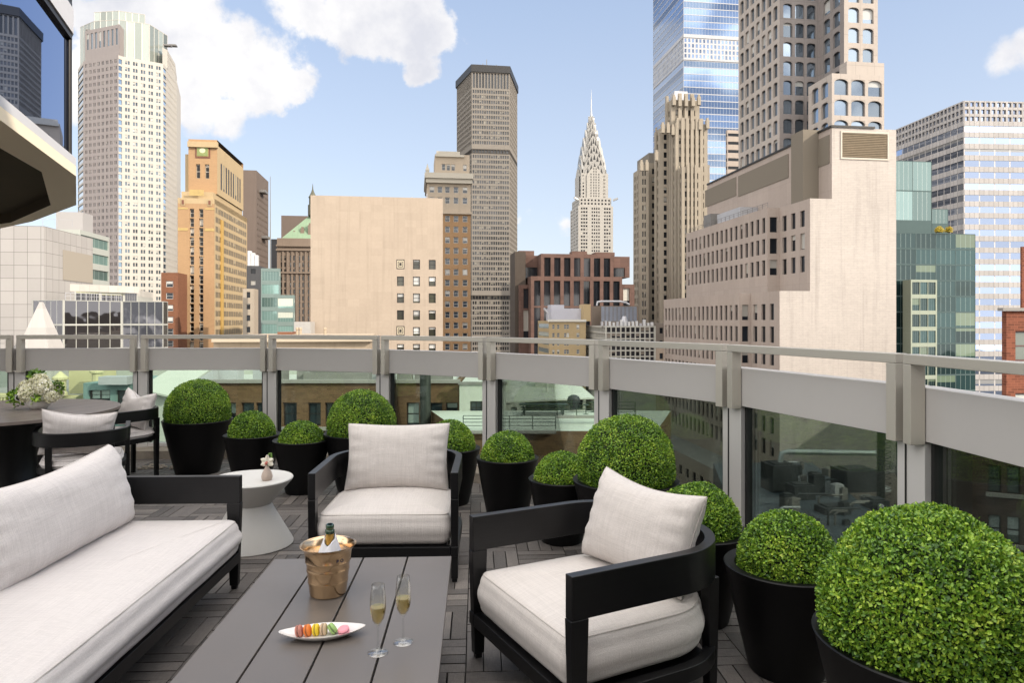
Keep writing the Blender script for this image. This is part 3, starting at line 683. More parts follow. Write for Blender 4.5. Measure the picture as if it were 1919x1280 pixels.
def dining_chair(label, x, y, rz, seed):
    r = thing('dining_chair', label, 'dining chair', (x, y, 0), rz, 'black dining chairs with pale cushions')
    w, d, rad, th = .60, .56, .27, .034; path = upath(w, d, rad, 14)
    m = M(); sweep_band(m, path, th, .565, .665); m.build('arm_band', blackw, r, bevel=.003)
    m = M(); sweep_band(m, upath(w-.05, d-.04, rad-.03, 12), .03, .36, .405); m.box(0, -d/2+.03, .3825, w-.07, .03, .045); m.build('seat_rail', blackw, r, bevel=.003)
    for s in (-1, 1):
        m = M(); taper_leg(m, s*(w/2-.005), -d/2+.03, 0, .5645, .03, .032, .036, .045); m.build('leg', blackw, r, bevel=.002)
        a = R_(52); m = M(); taper_leg(m, s*(w/2-rad+rad*math.cos(a)), d/2-rad+rad*math.sin(a), 0, .5645, .032, .032, .044, .044); m.build('leg', blackw, r, bevel=.002)
    cushion('seat_cushion', r, linen_w, rrect(.53, .51, .07, .22), .39, .465, crown=.015, rnd=.028, bulge=.008, seed=seed)
    pillow('back_pillow', r, linen_w, .48, .36, .15, seed, loc=(.02, .13, .645), rot=(R_(-16), R_(4 if seed > 5 else -6), 0), pinch=.08, sag=.02, dent=.05 if seed > 5 else .0)
    return r
dining_chair('dining chair with its back to the camera pushed under the table', -3.28, 5.30, R_(208), 2.)
dining_chair('dining chair beyond the table next to the tall planter', -3.66, 6.50, R_(-32), 7.)

# flowers on the dining table
hyd = thing('flower_bowl', 'white bowl of cream hydrangeas on the dining table', 'flowers', (-3.93, 5.76, .75))
m = M(); m.lathe([(.001, .0), (.045, .0), (.055, .004), (.085, .035), (.1, .075), (.102, .11), (.098, .11), (.095, .075), (.07, .04), (.001, .03)], 56); m.build('bowl', white_cast, hyd, smooth=50)
hy_m, t, p = material('hydrangea florets'); isl = t.new('ShaderNodeNewGeometry').outputs['Random Per Island']
t.val(p.inputs['Base Color'], t.mix(isl, (.76, .74, .48), (.94, .93, .84))); p.inputs['Roughness'].default_value = .7
hyc = plain('floret core', (.35, .38, .15), .9)
for k, (x, y, z, r) in enumerate(((-.05, -.06, .15, .085), (.07, -.04, .20, .08), (-.02, .04, .24, .085), (-.13, .03, .20, .07), (.12, .06, .15, .07), (.02, -.0, .27, .06), (.14, -.03, .12, .055))):
    me = leaf_cloud('floret ball', [hy_m, hyc], 900, r, .019, asp=.95, depth=.18, zmin=-.9, rng=np.random.default_rng(60+k), spread=.9, core=.82)
    o = bpy.data.objects.new('hydrangea', me); COL.objects.link(o); o.parent = hyd; o.location = (x*.85, y*.85, z*.88); o.scale = (.88,)*3
for k, (x, y, z, r, n_) in enumerate(((-.17, -.05, .11, .09, 110), (.18, .03, .20, .06, 60), (-.06, .05, .30, .07, 80), (-.19, .03, .17, .06, 60), (.05, -.09, .10, .05, 50))):
    me = leaf_cloud('leaf tuft', [leaf_m, core_m], n_, r, .05, asp=.5, depth=.4, zmin=-.9, rng=np.random.default_rng(80+k), spread=.8, core=.3)
    o = bpy.data.objects.new('leaves', me); COL.objects.link(o); o.parent = hyd; o.location = (x*.8, y*.8, z*.9); o.scale = (.8,)*3
# ================================================================ city helpers
GA = R_(7.86); RX = Vector((math.cos(GA), math.sin(GA))); GY = Vector((-math.sin(GA), math.cos(GA)))   # street grid axes
STREET = -52.
def ray(px): return (px-959.5)/F
def along(P, d, px):
    """distance t so that P+t*d lies on the sight line of column px"""
    s = ray(px); return (s*P.y-P.x)/(d.x-s*d.y)
def on(px, Y): return Vector((ray(px)*Y, Y))
def foot(x0, x1, Y, side=None, depth=None, corner='r'):
    """grid aligned footprint [front left, front right, back right, back left]"""
    if corner == 'r':
        P1 = on(x1, Y); P0 = P1+RX*along(P1, RX, x0)
        D = depth if depth else along(P1, GY, side)
    else:
        P0 = on(x0, Y); P1 = P0+RX*along(P0, RX, x1)
        D = depth if depth else along(P0, GY, side)
    return [P0, P1, P1+GY*D, P0+GY*D]
def template(kind):
    m = M()
    if kind == 'plain': m.face([(0, 0, 0), (1, 0, 0), (1, 0, 1), (0, 0, 1)], 0, [(0, 0), (1, 0), (1, 1), (0, 1)])
    else:
        fw, fz = (.09, .05)
        m.face([(0, .03, 0), (1, .03, 0), (1, .03, 1), (0, .03, 1)], 0, [(0, 0), (1, 0), (1, 1), (0, 1)])
        bars = [((0, fw), (0, 1)), ((1-fw, 1), (0, 1)), ((fw, 1-fw), (0, fz)), ((fw, 1-fw), (1-fz, 1))]
        if kind == 'sash': bars.append(((fw, 1-fw), (.48, .525)))
        if kind == 'grid': bars += [((.47, .53), (fz, 1-fz)), ((fw, .47), (.31, .345)), ((.53, 1-fw), (.31, .345)), ((fw, .47), (.65, .685)), ((.53, 1-fw), (.65, .685))]
        for (a, b), (c, d) in bars: m.face([(a, 0, c), (b, 0, c), (b, 0, d), (a, 0, d)], 1)
    return m
TPL = {k: template(k) for k in ('plain', 'sash', 'grid')}
TMESH = {}
class Bld:
    """one building: wall mesh with real window openings, panes set back in them, roof and trim"""
    def __init__(s, name, label, wall, pane, frame=None, roof=None, cat='building', kind='plain', maxwin=100):
        s.m = M(); s.wall = wall; s.pane = pane; s.frame = frame or wall; s.wins = []; s.kind = kind; s.maxwin = maxwin
        s.root = thing(name, label, cat); s.root['_world'] = 1; s.base = None; s.parts = []
        s.roofm = roof or ROOF; s.rm = M()
    def face_wall(s, A, B, z0, z1, pat, mi=0):
        A = Vector(A[:2]); B = Vector(B[:2]); L = (B-A).length; u = (B-A)/L; inn = Vector((-u.y, u.x)); uo = A.dot(u)
        def P(x, z, d=0.): q = A+u*x+inn*d; return (q.x, q.y, z)
        def quad(x0, x1, a, b, d=0., m_=mi):
            if x1-x0 > 1e-4 and b-a > 1e-4: s.m.face([P(x0, a, d), P(x1, a, d), P(x1, b, d), P(x0, b, d)], m_, [(x0+uo, a), (x1+uo, a), (x1+uo, b), (x0+uo, b)])
        if not pat: quad(0, L, z0, z1); return
        cols = pat.get('cols')
        if cols is None:
            mu = pat.get('mu', .6); n = max(1, int(round((L-2*mu)/pat['pu']))); pu = (L-2*mu)/n; ww = pat['ww']*(pu/pat['pu'])
            cols = [(mu+pu*(i+.5)-ww/2, mu+pu*(i+.5)+ww/2) for i in range(n)]
            if 'pair' in pat: g = pat['pair']; cols = [c for a, b in cols for c in ((a, (a+b)/2-g/2), ((a+b)/2+g/2, b))]
        top = pat.get('top', 1.5); zmin = max(z0+.01, pat.get('zmin', z0)); rows = []
        k = 0
        while True:
            zt = z1-top-k*pat['pz']; zb = zt-pat['wh']
            if zb < zmin: break
            if k not in pat.get('skip', ()): rows.append((zb, zt))
            k += 1
            if k > pat.get('n', 999): break
        rows = rows[::-1]; d = pat.get('d', .3); z = z0
        for zb, zt in rows:
            quad(0, L, z, zb); x = 0
            for c0, c1 in cols: quad(x, c0, zb, zt); x = c1
            quad(x, L, zb, zt)
            for c0, c1 in cols:
                s.m.face([P(c0, zb), P(c0, zb, d), P(c0, zt, d), P(c0, zt)][::-1], mi, [(0, 0), (0, d), (1, d), (1, 0)])
                s.m.face([P(c1, zb), P(c1, zt), P(c1, zt, d), P(c1, zb, d)][::-1], mi, [(0, 0), (0, d), (1, d), (1, 0)])
                s.m.face([P(c0, zt), P(c0, zt, d), P(c1, zt, d), P(c1, zt)][::-1], mi, [(0, 0), (0, d), (1, d), (1, 0)])
                s.m.face([P(c0, zb), P(c1, zb), P(c1, zb, d), P(c0, zb, d)], mi, [(0, 0), (0, d), (1, d), (1, 0)])
                if pat.get('arch'):
                    r = (c1-c0)/2; ha = min(r, (zt-zb)*.5)*pat['arch']; cx = (c0+c1)/2; N = 5
                    for sg in (-1, 1):
                        pts = [P(cx+sg*r, zt, .02)]+[P(cx+sg*r*math.cos(math.pi/2*i/N), zt-ha+ha*math.sin(math.pi/2*i/N), .02) for i in range(N+1)]
                        s.m.face(pts if sg > 0 else pts[::-1], mi, [(c0, zt)]*len(pts))
                if pat.get('sill'): q = .12; s.m.face([P(c0-q, zb, -.12), P(c1+q, zb, -.12), P(c1+q, zb+.003, 0), P(c0-q, zb+.003, 0)], pat['sill'], [(0, 0)]*4); s.m.face([P(c0-q, zb-.18, -.12), P(c1+q, zb-.18, -.12), P(c1+q, zb, -.12), P(c0-q, zb, -.12)], pat['sill'], [(0, 0)]*4)
                s.wins.append((P(c0, zb, d-.035), u, inn, c1-c0, zt-zb, pat.get('kind', s.kind), pat.get('pane', 0)))
            if pat.get('fin'):                       # vertical ribs standing proud of the face
                pass
            z = zt
        quad(0, L, z, z1)
        if pat.get('rib'):
            rw, rd, zz = pat['rib']
            edges = [0]+[(cols[i][1]+cols[i+1][0])/2 for i in range(len(cols)-1)]+[L]
            for e in edges:
                if e in (0, L) : continue
                a, b = e-rw/2, e+rw/2; y0 = rows[0][0] if rows else z0; y1 = z1+zz
                s.m.face([P(a, y0, -rd), P(b, y0, -rd), P(b, y1, -rd), P(a, y1, -rd)], mi, [(a, y0), (b, y0), (b, y1), (a, y1)])
                s.m.face([P(a, y0, 0), P(a, y0, -rd), P(a, y1, -rd), P(a, y1, 0)], mi, [(a, y0), (a+rd, y0), (a+rd, y1), (a, y1)])
                s.m.face([P(b, y0, -rd), P(b, y0, 0), P(b, y1, 0), P(b, y1, -rd)], mi, [(a, y0), (a+rd, y0), (a+rd, y1), (a, y1)])
                s.m.face([P(a, y1, -rd), P(b, y1, -rd), P(b, y1, 0), P(a, y1, 0)], mi, [(a, y0), (b, y0), (b, y0+rd), (a, y0+rd)])
    def block(s, poly, z0, z1, pats=None, roof=True, par=0., mi=0, mis=None):
        pats = pats or {}; n = len(poly)
        if s.base is None: s.base = (sum(p[0] for p in poly)/n, sum(p[1] for p in poly)/n, z0)
        for i in range(n): s.face_wall(poly[i], poly[(i+1) % n], z0, z1, pats.get(i), (mis or {}).get(i, mi))
        if roof:
            s.rm.face([(p[0], p[1], z1-par) for p in poly], 0, [(p[0], p[1]) for p in poly])
            if par:
                c = Vector((sum(p[0] for p in poly)/n, sum(p[1] for p in poly)/n)); q = [Vector(p[:2])+(c-Vector(p[:2])).normalized()*.5 for p in poly]
                for i in range(n):
                    j = (i+1) % n; a, b, c_, d_ = poly[i], poly[j], q[j], q[i]
                    s.m.face([(a[0], a[1], z1), (b[0], b[1], z1), (c_[0], c_[1], z1), (d_[0], d_[1], z1)], mi, [(0, 0), (1, 0), (1, 1), (0, 1)])
                    s.m.face([(d_[0], d_[1], z1-par), (c_[0], c_[1], z1-par), (c_[0], c_[1], z1), (d_[0], d_[1], z1)][::-1], mi, [(0, 0), (1, 0), (1, 1), (0, 1)])
    def part(s, name, m, mats, smooth=None, bevel=0, label=None):
        s.parts.append((name, m, mats, smooth, bevel, label))
    def finish(s, walls=None):
        b = s.base or (0, 0, 0); s.root.location = b
        mats = [s.wall]+(walls or [])
        s.m.build('wall', mats, s.root)
        if s.rm.f: s.rm.build('roof', s.roofm, s.root)
        for nm, m, mt, sm, bv, lb in s.parts: m.build(nm, mt, s.root, smooth=sm, bevel=bv, label=lb)
        def score(w):
            p = w[0]; x = p[0]/max(p[1], 1)*F+959.5; y = HZ-(p[2]-EYE)/max(p[1], 1)*F
            vis = (-20 < x < 1940) and (-20 < y < 900)
            return -(w[3]*w[4]/(p[0]**2+p[1]**2))*(1 if vis else .001)
        s.wins.sort(key=score); panes = s.pane if isinstance(s.pane, (list, tuple)) else [s.pane]
        O = Vector(b); rest = M()
        for k, (p, u, inn, w, h, kind, pi) in enumerate(s.wins):
            if k < s.maxwin:
                key = (kind, panes[pi].name, s.frame.name)
                if key not in TMESH: TMESH[key] = TPL[kind].mesh('window', [panes[pi], s.frame])
                o = bpy.data.objects.new('window', TMESH[key]); COL.objects.link(o); o.parent = s.root
                o.matrix_basis = Matrix(((u.x*w, inn.x, 0, p[0]-O.x), (u.y*w, inn.y, 0, p[1]-O.y), (0, 0, h, p[2]-O.z), (0, 0, 0, 1)))
            else:
                T = TPL[kind]; nm = len(panes)
                for f, mi, uv in zip(T.f, T.mi, T.uv):
                    pts = [T.v[i] for i in f]
                    rest.face([(p[0]+u.x*w*x+inn.x*y, p[1]+u.y*w*x+inn.y*y, p[2]+h*z) for x, y, z in pts], nm if mi else pi, uv or [(0, 0)]*len(f))
        if rest.f: rest.build('windows', panes+[s.frame], s.root)['kind'] = 'stuff'
        return s.root
ROOF = plain('grey gravel roof', (.22, .21, .20), .9, var=.25, vscale=.3)
roof_lt = plain('pale roof membrane', (.42, .42, .39), .85, var=.2, vscale=.25)
mech = plain('mechanical grey', (.20, .19, .18), .6, .3, var=.2, vscale=.8)
mech_lt = plain('pale mechanical metal', (.42, .42, .44), .5, .3, var=.2, vscale=.6)
dark_trim = plain('dark bronze trim', (.02, .018, .017), .4, .4)
pane_dark = pane_mat('dark window glass', (.012, .014, .018), (.42, .40, .36), .2, .08, spec=.3)
pane_blind = pane_mat('glass with pale blinds', (.02, .024, .03), (.62, .60, .56), .62, .08)
pane_sky = pane_mat('blue mirror glass', (.45, .55, .70), prob=.0, rough=.04, metal=.95, wave=.12, wscale=.08)

# ================================================================ ground
asph = plain('asphalt', (.05, .05, .052), .9, var=.2, vscale=.05)
m = M(); g = 3500; m.face([(-g, -600, STREET), (g, -600, STREET), (g, 6000, STREET), (-g, 6000, STREET)])
tag(m.build('ground', asph), kind='structure')

# ================================================================ near: beige office block with blank brick side (right)
lime = stone('pinkish limestone', (.50, .415, .36), var=.07, panel='stack', bw=2.3, bh=4.05, joint=.86, mort=.03, tone=(.96, 1.04))
blank = stone('pale painted brick', (.61, .55, .50), var=.11, stain=.42, panel='brick', bw=1.2, bh=.30, joint=.90, mort=.05, tone=(.96, 1.03))
conc = stone('weathered brown concrete', (.25, .215, .17), var=.22, stain=.5)
b = Bld('office_block', 'stepped beige office block with rows of slot windows and blank brick side wall', lime, pane_dark, frame=dark_trim, kind='plain')
Pz = dict(pz=4.0, wh=2.85, d=.35)
REF = on(1461, 119.)
def stepped(xc, tA, sB, _u, xC, _v, ztop, z0, ncol, top, zmin):
    """front corner at column xc; face A recedes tA, notch B, then face C recedes to column xC; blank front face"""
    P = REF+RX*along(REF, RX, xc)
    xa, xb = tA, sB
    tA = along(P, GY, xa); A1 = P+GY*tA; sB = -along(A1, RX, xb); B1 = A1-RX*sB; tC = along(B1, GY, xC); C1 = B1+GY*tC
    right = REF+RX*along(REF, RX, 1679.5)
    poly = [P, right, right+GY*(tA+tC), C1+RX*.01, B1, A1]
    cA = [(1.0+3.0*i, 1.0+3.0*i+1.45) for i in range(3)]
    pc = dict(Pz, pu=tC/ncol, ww=tC/ncol*.52, mu=.3, top=top, zmin=zmin, pane=0)
    b.block(poly, z0, ztop, {3: pc, 4: dict(Pz, cols=[(.5, sB-.45)], top=top, zmin=zmin), 5: dict(Pz, cols=cA, top=top, zmin=zmin)}, roof=True, par=.5, mis={0: 1, 1: 1, 2: 1})
    return P, right
LED = zpx(872, 128)
stepped(1518, 1461, 1438, 0, 1286, 0, zpx(370, 119), zpx(545, 119), 17, 1.75, -99)
stepped(1461, 1407, 1386, 0, 1244, 0, zpx(545, 119), LED, 18, 2.15, LED+1)
# base below the ledge
P = on(1372, 117.); P0 = P+GY*60; r_ = P+RX*along(P, RX, 1688)
b.block([P, r_, r_+GY*60, P0], STREET, LED, {3: dict(pu=3.4, ww=1.6, pz=4, wh=1.9, top=2.4, d=.3, zmin=LED-16)}, roof=True)
# penthouse strip with the louvre panel and the shaft pier
P = REF+RX*along(REF, RX, 1559); zt = zpx(234, 119); zb = zpx(370, 119)
e1 = P+RX*8; e2 = P+RX*along(P, RX, 1679.5)
b.block([P, e2, e2+GY*18, e1+GY*18, e1+GY*52, P+GY*52], zb, zt, {}, roof=True, mis={0: 1, 1: 1, 2: 1, 3: 1, 4: 1, 5: 0})
lou = plain('rusty louvres', (.20, .155, .10), .7, .1, var=.3, vscale=.8, bump=.4, bscale=4)
m = M(); a = P+RX*along(P, RX, 1578)-GY*.06; c = P+RX*along(P, RX, 1662)-GY*.06; zl0, zl1 = zpx(290, 119), zpx(244, 119)
m.prism([a, c, c+GY*.05, a+GY*.05], zl0, zl1)
for i in range(14): z = zl0+(zl1-zl0)*(i+.5)/14; m.prism([a-GY*.12, c-GY*.12, c-GY*.005, a-GY*.005], z-.02, z+.03)
b.part('louvre_panel', m, lou)
m = M(); a2 = a-RX*.3-GY*.1; c2 = c+RX*.3-GY*.1
for (z0_, z1_) in ((zl0-.35, zl0-.05), (zl1+.05, zl1+.35)): m.prism([a2, c2, c2+GY*.155, a2+GY*.155], z0_, z1_)
m.prism([c2-RX*.25, c2, c2+GY*.155, c2-RX*.25+GY*.155], zl0-.04, zl1+.04); m.prism([a2, a2+RX*.25, a2+RX*.25+GY*.155, a2+GY*.155], zl0-.04, zl1+.04)
b.part('louvre_frame', m, plain('stone trim', (.50, .45, .38), .8))
# brown upper band panels, shaft and roof boxes on the receding side
for (x0, x1, y_off, h_) in ((1555, 1514, 1.1, 5.0), (1478, 1384, 1.2, 4.6), (1380, 1322, 1.1, 4.2)):
    t0, t1 = along(P, GY, x0), along(P, GY, x1); m = M(); q0 = P+GY*t0-RX*.12; q1 = P+GY*t1-RX*.12
    m.prism([q1, q0, q0+RX*.115, q1+RX*.115], zt-y_off-h_, zt-y_off); b.part('band_panel', m, conc)
t0 = along(P-RX*3.0, GY, 1505); q = P-RX*3.0+GY*t0; 
m = M(); m.prism([q, q+RX*2.99, q+RX*2.99+GY*4, q+GY*4], zpx(371, 119)-.6, zt+.6); b.part('shaft', m, conc)
m = M(); m.prism([P+GY*51.9-RX*.25, P-RX*.25-GY*.25, P+RX*8-GY*.25, P+RX*8, P+RX*.3, P+RX*.3+GY*51.9], zt+.01, zt+.35); b.part('coping', m, dark_trim)
# roof terrace clutter on the middle step
P2 = REF+RX*along(REF, RX, 1518); zr = zpx(370, 119)
m = M(); q = P2+GY*25-RX*.6; m.prism([q, q+RX*4, q+RX*4+GY*11, q+GY*11], zr-.4, zr+2.6); b.part('plant_box', m, mech_lt)
m = M(); q = P2+GY*38-RX*1.2; m.prism([q, q+RX*3, q+RX*3+GY*4, q+GY*4], zr-.4, zr+3.2); b.part('plant_box', m, mech)
m = M(); q = P2+GY*10.6-RX*2.1
pts = [q+GY*t_ for t_ in range(0, 39, 2)]
for p_ in pts: m.box(p_.x, p_.y, zr+.5, .07, .07, 1.0)
m.bar((*pts[0], zr+1.0), (*pts[-1], zr+1.0), .06); m.bar((*pts[0], zr+.6), (*pts[-1], zr+.6), .04); b.part('guard_rail', m, mech)
b.finish([blank])

# ================================================================ arched window tower behind it
cream = stone('cream precast', (.54, .475, .42), var=.05, panel='stack', bw=4.4, bh=4.3, joint=.75, mort=.06, tone=(.97, 1.03))
taupe = stone('shaded cream precast', (.33, .295, .28), var=.05, panel='stack', bw=3.3, bh=4.2, joint=.7, mort=.05, tone=(.97, 1.03))  # darker copy of the cream precast: shade put into the colour
pane_arch = pane_mat('tinted tower glass', (.22, .27, .33), (.5, .5, .48), .12, .05, metal=.75, wave=.05, wscale=.2)
b = Bld('arched_tower', 'tall stepped tower of cream precast frames round arched windows', cream, pane_arch, frame=dark_trim, maxwin=100)
a_, bb = Vector((.3265*180, 180)), Vector((61.7, 160)); a_ = bb+GY*along(bb, GY, 1384); d_ = bb+RX*along(bb, RX, 1536); e_ = d_-GY*9.3; f_ = e_+RX*along(e_, RX, 1645)
zb_, zt_ = 20., zpx(-330, 155)
pa = dict(pz=4.45, wh=3.35, d=.5, arch=.55, top=2.)
b.block([a_+RX*.0, bb, d_, e_, f_, f_+GY*30, a_+RX*30], zb_, zt_, {0: dict(pa, pu=2.9, ww=1.9, mu=.5), 1: dict(pa, pu=3.2, ww=2.45, mu=.6), 2: dict(pa, pu=3.6, ww=2.5, mu=.9), 3: dict(pa, pu=3.8, ww=2.9, mu=.6)}, mis={1: 1, 2: 1})  # the two middle faces take the precast with shade in its colour
g0 = on(1559, 145.); g1 = g0+RX*along(g0, RX, 1657); gl_ = g0+GY*8.8
zg = zpx(150, 145)
b.block([gl_, g0, g1, g1+GY*20, gl_+RX*9+GY*6], 22., zpx(228, 145)+11-.8, {0: dict(pa, pu=3.6, ww=2.5, mu=.8, top=1.1, pz=4.3), 1: dict(pa, pu=3.9, ww=3.2, mu=.2, top=1.1, pz=4.3)}, mis={0: 0})
h0 = on(1587, 147.); h1 = h0+RX*along(h0, RX, 1657)
b.block([h0+GY*2.6, h0, h1, h1+GY*5], zpx(228, 145)+10.2, zpx(114, 147), {1: dict(pa, pu=3.9, ww=3.2, mu=.2, top=1.1, pz=4.3)})
b.finish([taupe])

# ================================================================ tall blue glass tower
ovg = pane_mat('blue mirror ribbon glass', (.19, .26, .38), prob=0, rough=.05, metal=.95, wave=.05, wscale=.03, mull=(28, .05, (.5, .5, .52)))
ovw = stone('white terracotta spandrel', (.60, .60, .62), var=.04)
b = Bld('glass_skyscraper', 'very tall blue mirror glass skyscraper with thin white floor lines', ovw, ovg, frame=ovw)
f = foot(1281, 1440, 560., side=1224, corner='l'); p_ = dict(pz=5.35, wh=4.7, d=.15, top=.4, mu=.05)
for z0_, z1_, k in ((-40., zpx(112, 560), 0), (zpx(111, 560), zpx(70, 560), 1), (zpx(69, 560), zpx(-260, 560), 0)):
    q = dict(p_, pz=4.2, wh=2.9, pu=3.2, ww=1.7) if k else p_
    b.block(f, z0_, z1_, {0: dict(q, **({} if k else dict(pu=90., ww=89.8))), 3: dict(q, **({} if k else dict(pu=90., ww=89.8)))}, roof=not k)
b.finish()

# ================================================================ stone gothic setback tower (left of it)
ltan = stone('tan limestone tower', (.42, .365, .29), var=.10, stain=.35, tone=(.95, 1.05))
ldark = stone('shaded grey brick recess', (.27, .245, .21), var=.08)  # darker than the tan stone: shade of the recess put into the colour
b = Bld('setback_tower', 'tan stone setback tower with gothic crown in front of the blue glass skyscraper', ltan, pane_mat('tower pane', (.014, .016, .02), (.40, .38, .34), .3, .1, spec=.3), frame=dark_trim)
Y0 = 350.; wp = dict(pz=4.6, wh=2.9, d=.6, top=3., pu=5.2, ww=3.2, mu=1., pair=.5)
def sb(x0, x1, y, Y, sx=None, pats=(0, 3), dep=None, z0=STREET, mi=0, rib=None, pu=5.2, top=3.):
    f = foot(x0, x1, Y, side=sx, depth=dep, corner='l'); q = dict(wp, pu=pu, top=top, zmin=zpx(690, Y)); 
    if rib: q['rib'] = rib
    b.block(f, z0, zpx(y, Y), {k: q for k in pats}, mi=mi); return f
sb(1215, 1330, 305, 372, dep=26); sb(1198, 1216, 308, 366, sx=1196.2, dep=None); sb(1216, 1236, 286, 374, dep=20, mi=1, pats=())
sb(1236, 1266, 240, 358, sx=1226, rib=(1., .7, 1.5)); sb(1266, 1326, 230, 350, sx=1250, rib=(1.6, 1.0, 2.5), pu=5.0)
sb(1258, 1311, 186, 352, sx=1246, z0=zpx(232, 350), pu=5.5, rib=(1.8, 1.2, 3.), top=5.); sb(1278, 1314, 312, 345, dep=6, pu=4.4, rib=(1.2, .8, 1.))
for x, y in ((1200, 303), (1210, 303), (1228, 284), (1240, 232), (1250, 232), (1259, 236), (1268, 224), (1282, 226), (1296, 226), (1310, 226), (1324, 224), (1261, 180), (1272, 182), (1284, 182), (1297, 182), (1308, 180)):
    m = M(); Yp = 350.; q = on(x, Yp); m.prism([q, q+RX*1.6, q+RX*1.6+GY*1.6, q+GY*1.6], zpx(y+16, Yp), [zpx(y, Yp)]*4); m.prism([q+RX*.3+GY*.3, q+RX*1.3+GY*.3, q+RX*1.3+GY*1.3, q+RX*.3+GY*1.3], zpx(y, Yp), zpx(y-4, Yp)); b.part('pinnacle', m, ltan)
m = M(); q = on(1264, 356.); m.prism([q, q+RX*7, q+RX*7+GY*6, q+GY*6], zpx(186, 352), zpx(165, 352)); b.part('water_tank_house', m, mech_lt)
b.finish([ldark])

# ================================================================ dark bronze slab tower (centre)
mlw = stone('tan precast frames', (.29, .26, .225), var=.08, stain=.1); mbk = plain('dark mechanical floor', (.015, .014, .014), .5)
b = Bld('slab_skyscraper', 'octagonal brown slab skyscraper with dark louvre crown left of the spired tower', mlw, pane_mat('bronze pane', (.05, .052, .056), (.26, .24, .20), .22, .12, metal=.3), frame=dark_trim)
Y0 = 505.; A = on(884, Y0); B_ = A+RX*along(A, RX, 955); L_ = on(856, 540.); R2 = on(969.5, 552.)
poly = [L_, A, B_, R2, R2+GY*20+RX*-6, L_+GY*16+RX*6]
seg = [(134, 165, 'l'), (165, 278, 'w'), (278, 287, 'l'), (287, 553, 'w'), (553, 562, 'l'), (562, 720, 'w')]
for y0, y1, k in seg:
    z1_, z0_ = zpx(y0, Y0), zpx(y1, Y0)
    if k == 'l': pt = dict(pu=2.3, ww=1.5, pz=(z1_-z0_), wh=(z1_-z0_)-1.2, d=.9, top=.6, mu=.4)
    else: pt = dict(pu=1.72, ww=1.2, pz=3.72, wh=2.35, d=.4, top=.9, mu=.4)
    b.block(poly, z0_, z1_, {0: pt, 1: pt, 2: pt}, roof=False, mi=1 if k == 'l' and y0 > 150 else 0)
zc = zpx(134, Y0); c0 = sum(poly, Vector((0, 0)))/6
m = M(); m.prism([p_+(p_-c0).normalized()*1.0 for p_ in poly], zc, zc+5.2); b.part('crown', m, mbk)
m = M(); m.prism([p_-(p_-c0).normalized()*3. for p_ in poly], zc+5.2, zc+6.6); b.part('roof_slab', m, mech)
for x, h in ((905, 5), (912, 8), (930, 4)):
    m = M(); q = on(x, 520.); m.bar((q.x, q.y, zc+6.6), (q.x, q.y, zc+6.6+h), .5); b.part('antenna', m, mech)
b.block([p_-(p_-c0).normalized()*.8 for p_ in poly], STREET, zpx(720, Y0), {}, roof=False); b.finish([stone('dark precast', (.09, .08, .07))])

# ================================================================ spired art deco skyscraper
steel = plain('nirosta steel', (.44, .42, .385), .34, .6, var=.12, vscale=.3); wht = stone('white brick', (.56, .53, .48), var=.05); tri_m = plain('triangular window', (.05, .05, .05), .3)
grey_s = stone('grey brick stripe', (.30, .30, .31), var=.05)
b = Bld('spired_skyscraper', 'white art deco skyscraper with steel sunburst crown and needle spire', wht, pane_mat('deco pane', (.03, .03, .035), prob=.2, rough=.1), frame=dark_trim)
Yc = 800.; f = foot(1078, 1142, Yc, side=1074.3, corner='l'); C0 = (f[0]+f[2])/2; Wd = (f[1]-f[0]).length
def sq(w): h = w/2; return [C0-RX*h-GY*h, C0+RX*h-GY*h, C0+RX*h+GY*h, C0-RX*h+GY*h]
zq = lambda y: zpx(y, Yc-4)
pw = dict(pz=4.0, wh=2.1, d=.4, top=2.)
b.block(sq(Wd), STREET, zq(388), {k: dict(pw, zmin=zq(500), cols=[(3., 5.), (5.8, 7.8), (8.6, 10.6)]+[(Wd/2-4.8+i*2.6, Wd/2-3.2+i*2.6) for i in range(4)]+[(Wd-10.6, Wd-8.6), (Wd-7.8, Wd-5.8), (Wd-5., Wd-3.)]) for k in (0, 3)})
b.block(sq(Wd*.92), zq(388), zq(372), {k: dict(pw, pu=4, ww=2) for k in (0, 3)})
W2 = 31.5
b.block(sq(W2), zq(372), zq(326), {k: dict(pw, cols=[(1.5, 3.3), (6.5, 8.2), (W2-8.2, W2-6.5), (W2-3.3, W2-1.5)]+[(W2/2-4.2+i*3, W2/2-2.6+i*3) for i in range(3)]) for k in (0, 3)})
# central arched bay
def arch_profile(w, h, zb, n=12, pw_=1.6):
    return [(w/2*x, zb+h*(1-abs(x)**pw_)) for x in [-1+2*i/n for i in range(n+1)]]
def arch_slab(m, w, h, zb, depth, ax, zlow=None):
    """parabolic slab through the axis; ax=0 faces the front, ax=1 the side"""
    U, V_ = (RX, GY) if ax == 0 else (GY, RX); pr = arch_profile(w, h, zb); zl = zlow if zlow is not None else zb
    F_ = [C0+U*x-V_*depth/2 for x, z in pr]; G_ = [C0+U*x+V_*depth/2 for x, z in pr]; z = [q[1] for q in pr]; n = len(pr)
    for i in range(n-1):
        m.face([(*F_[i], z[i]), (*F_[i+1], z[i+1]), (*G_[i+1], z[i+1]), (*G_[i], z[i])])
        m.face([(*F_[i], zl), (*F_[i+1], zl), (*F_[i+1], z[i+1]), (*F_[i], z[i])]); m.face([(*G_[i+1], zl), (*G_[i], zl), (*G_[i], z[i]), (*G_[i+1], z[i+1])])
m = M()
for ax in (0, 1): arch_slab(m, 19, 10, zq(330), W2+2, ax, zq(372))
b.part('arched_bay', m, wht)
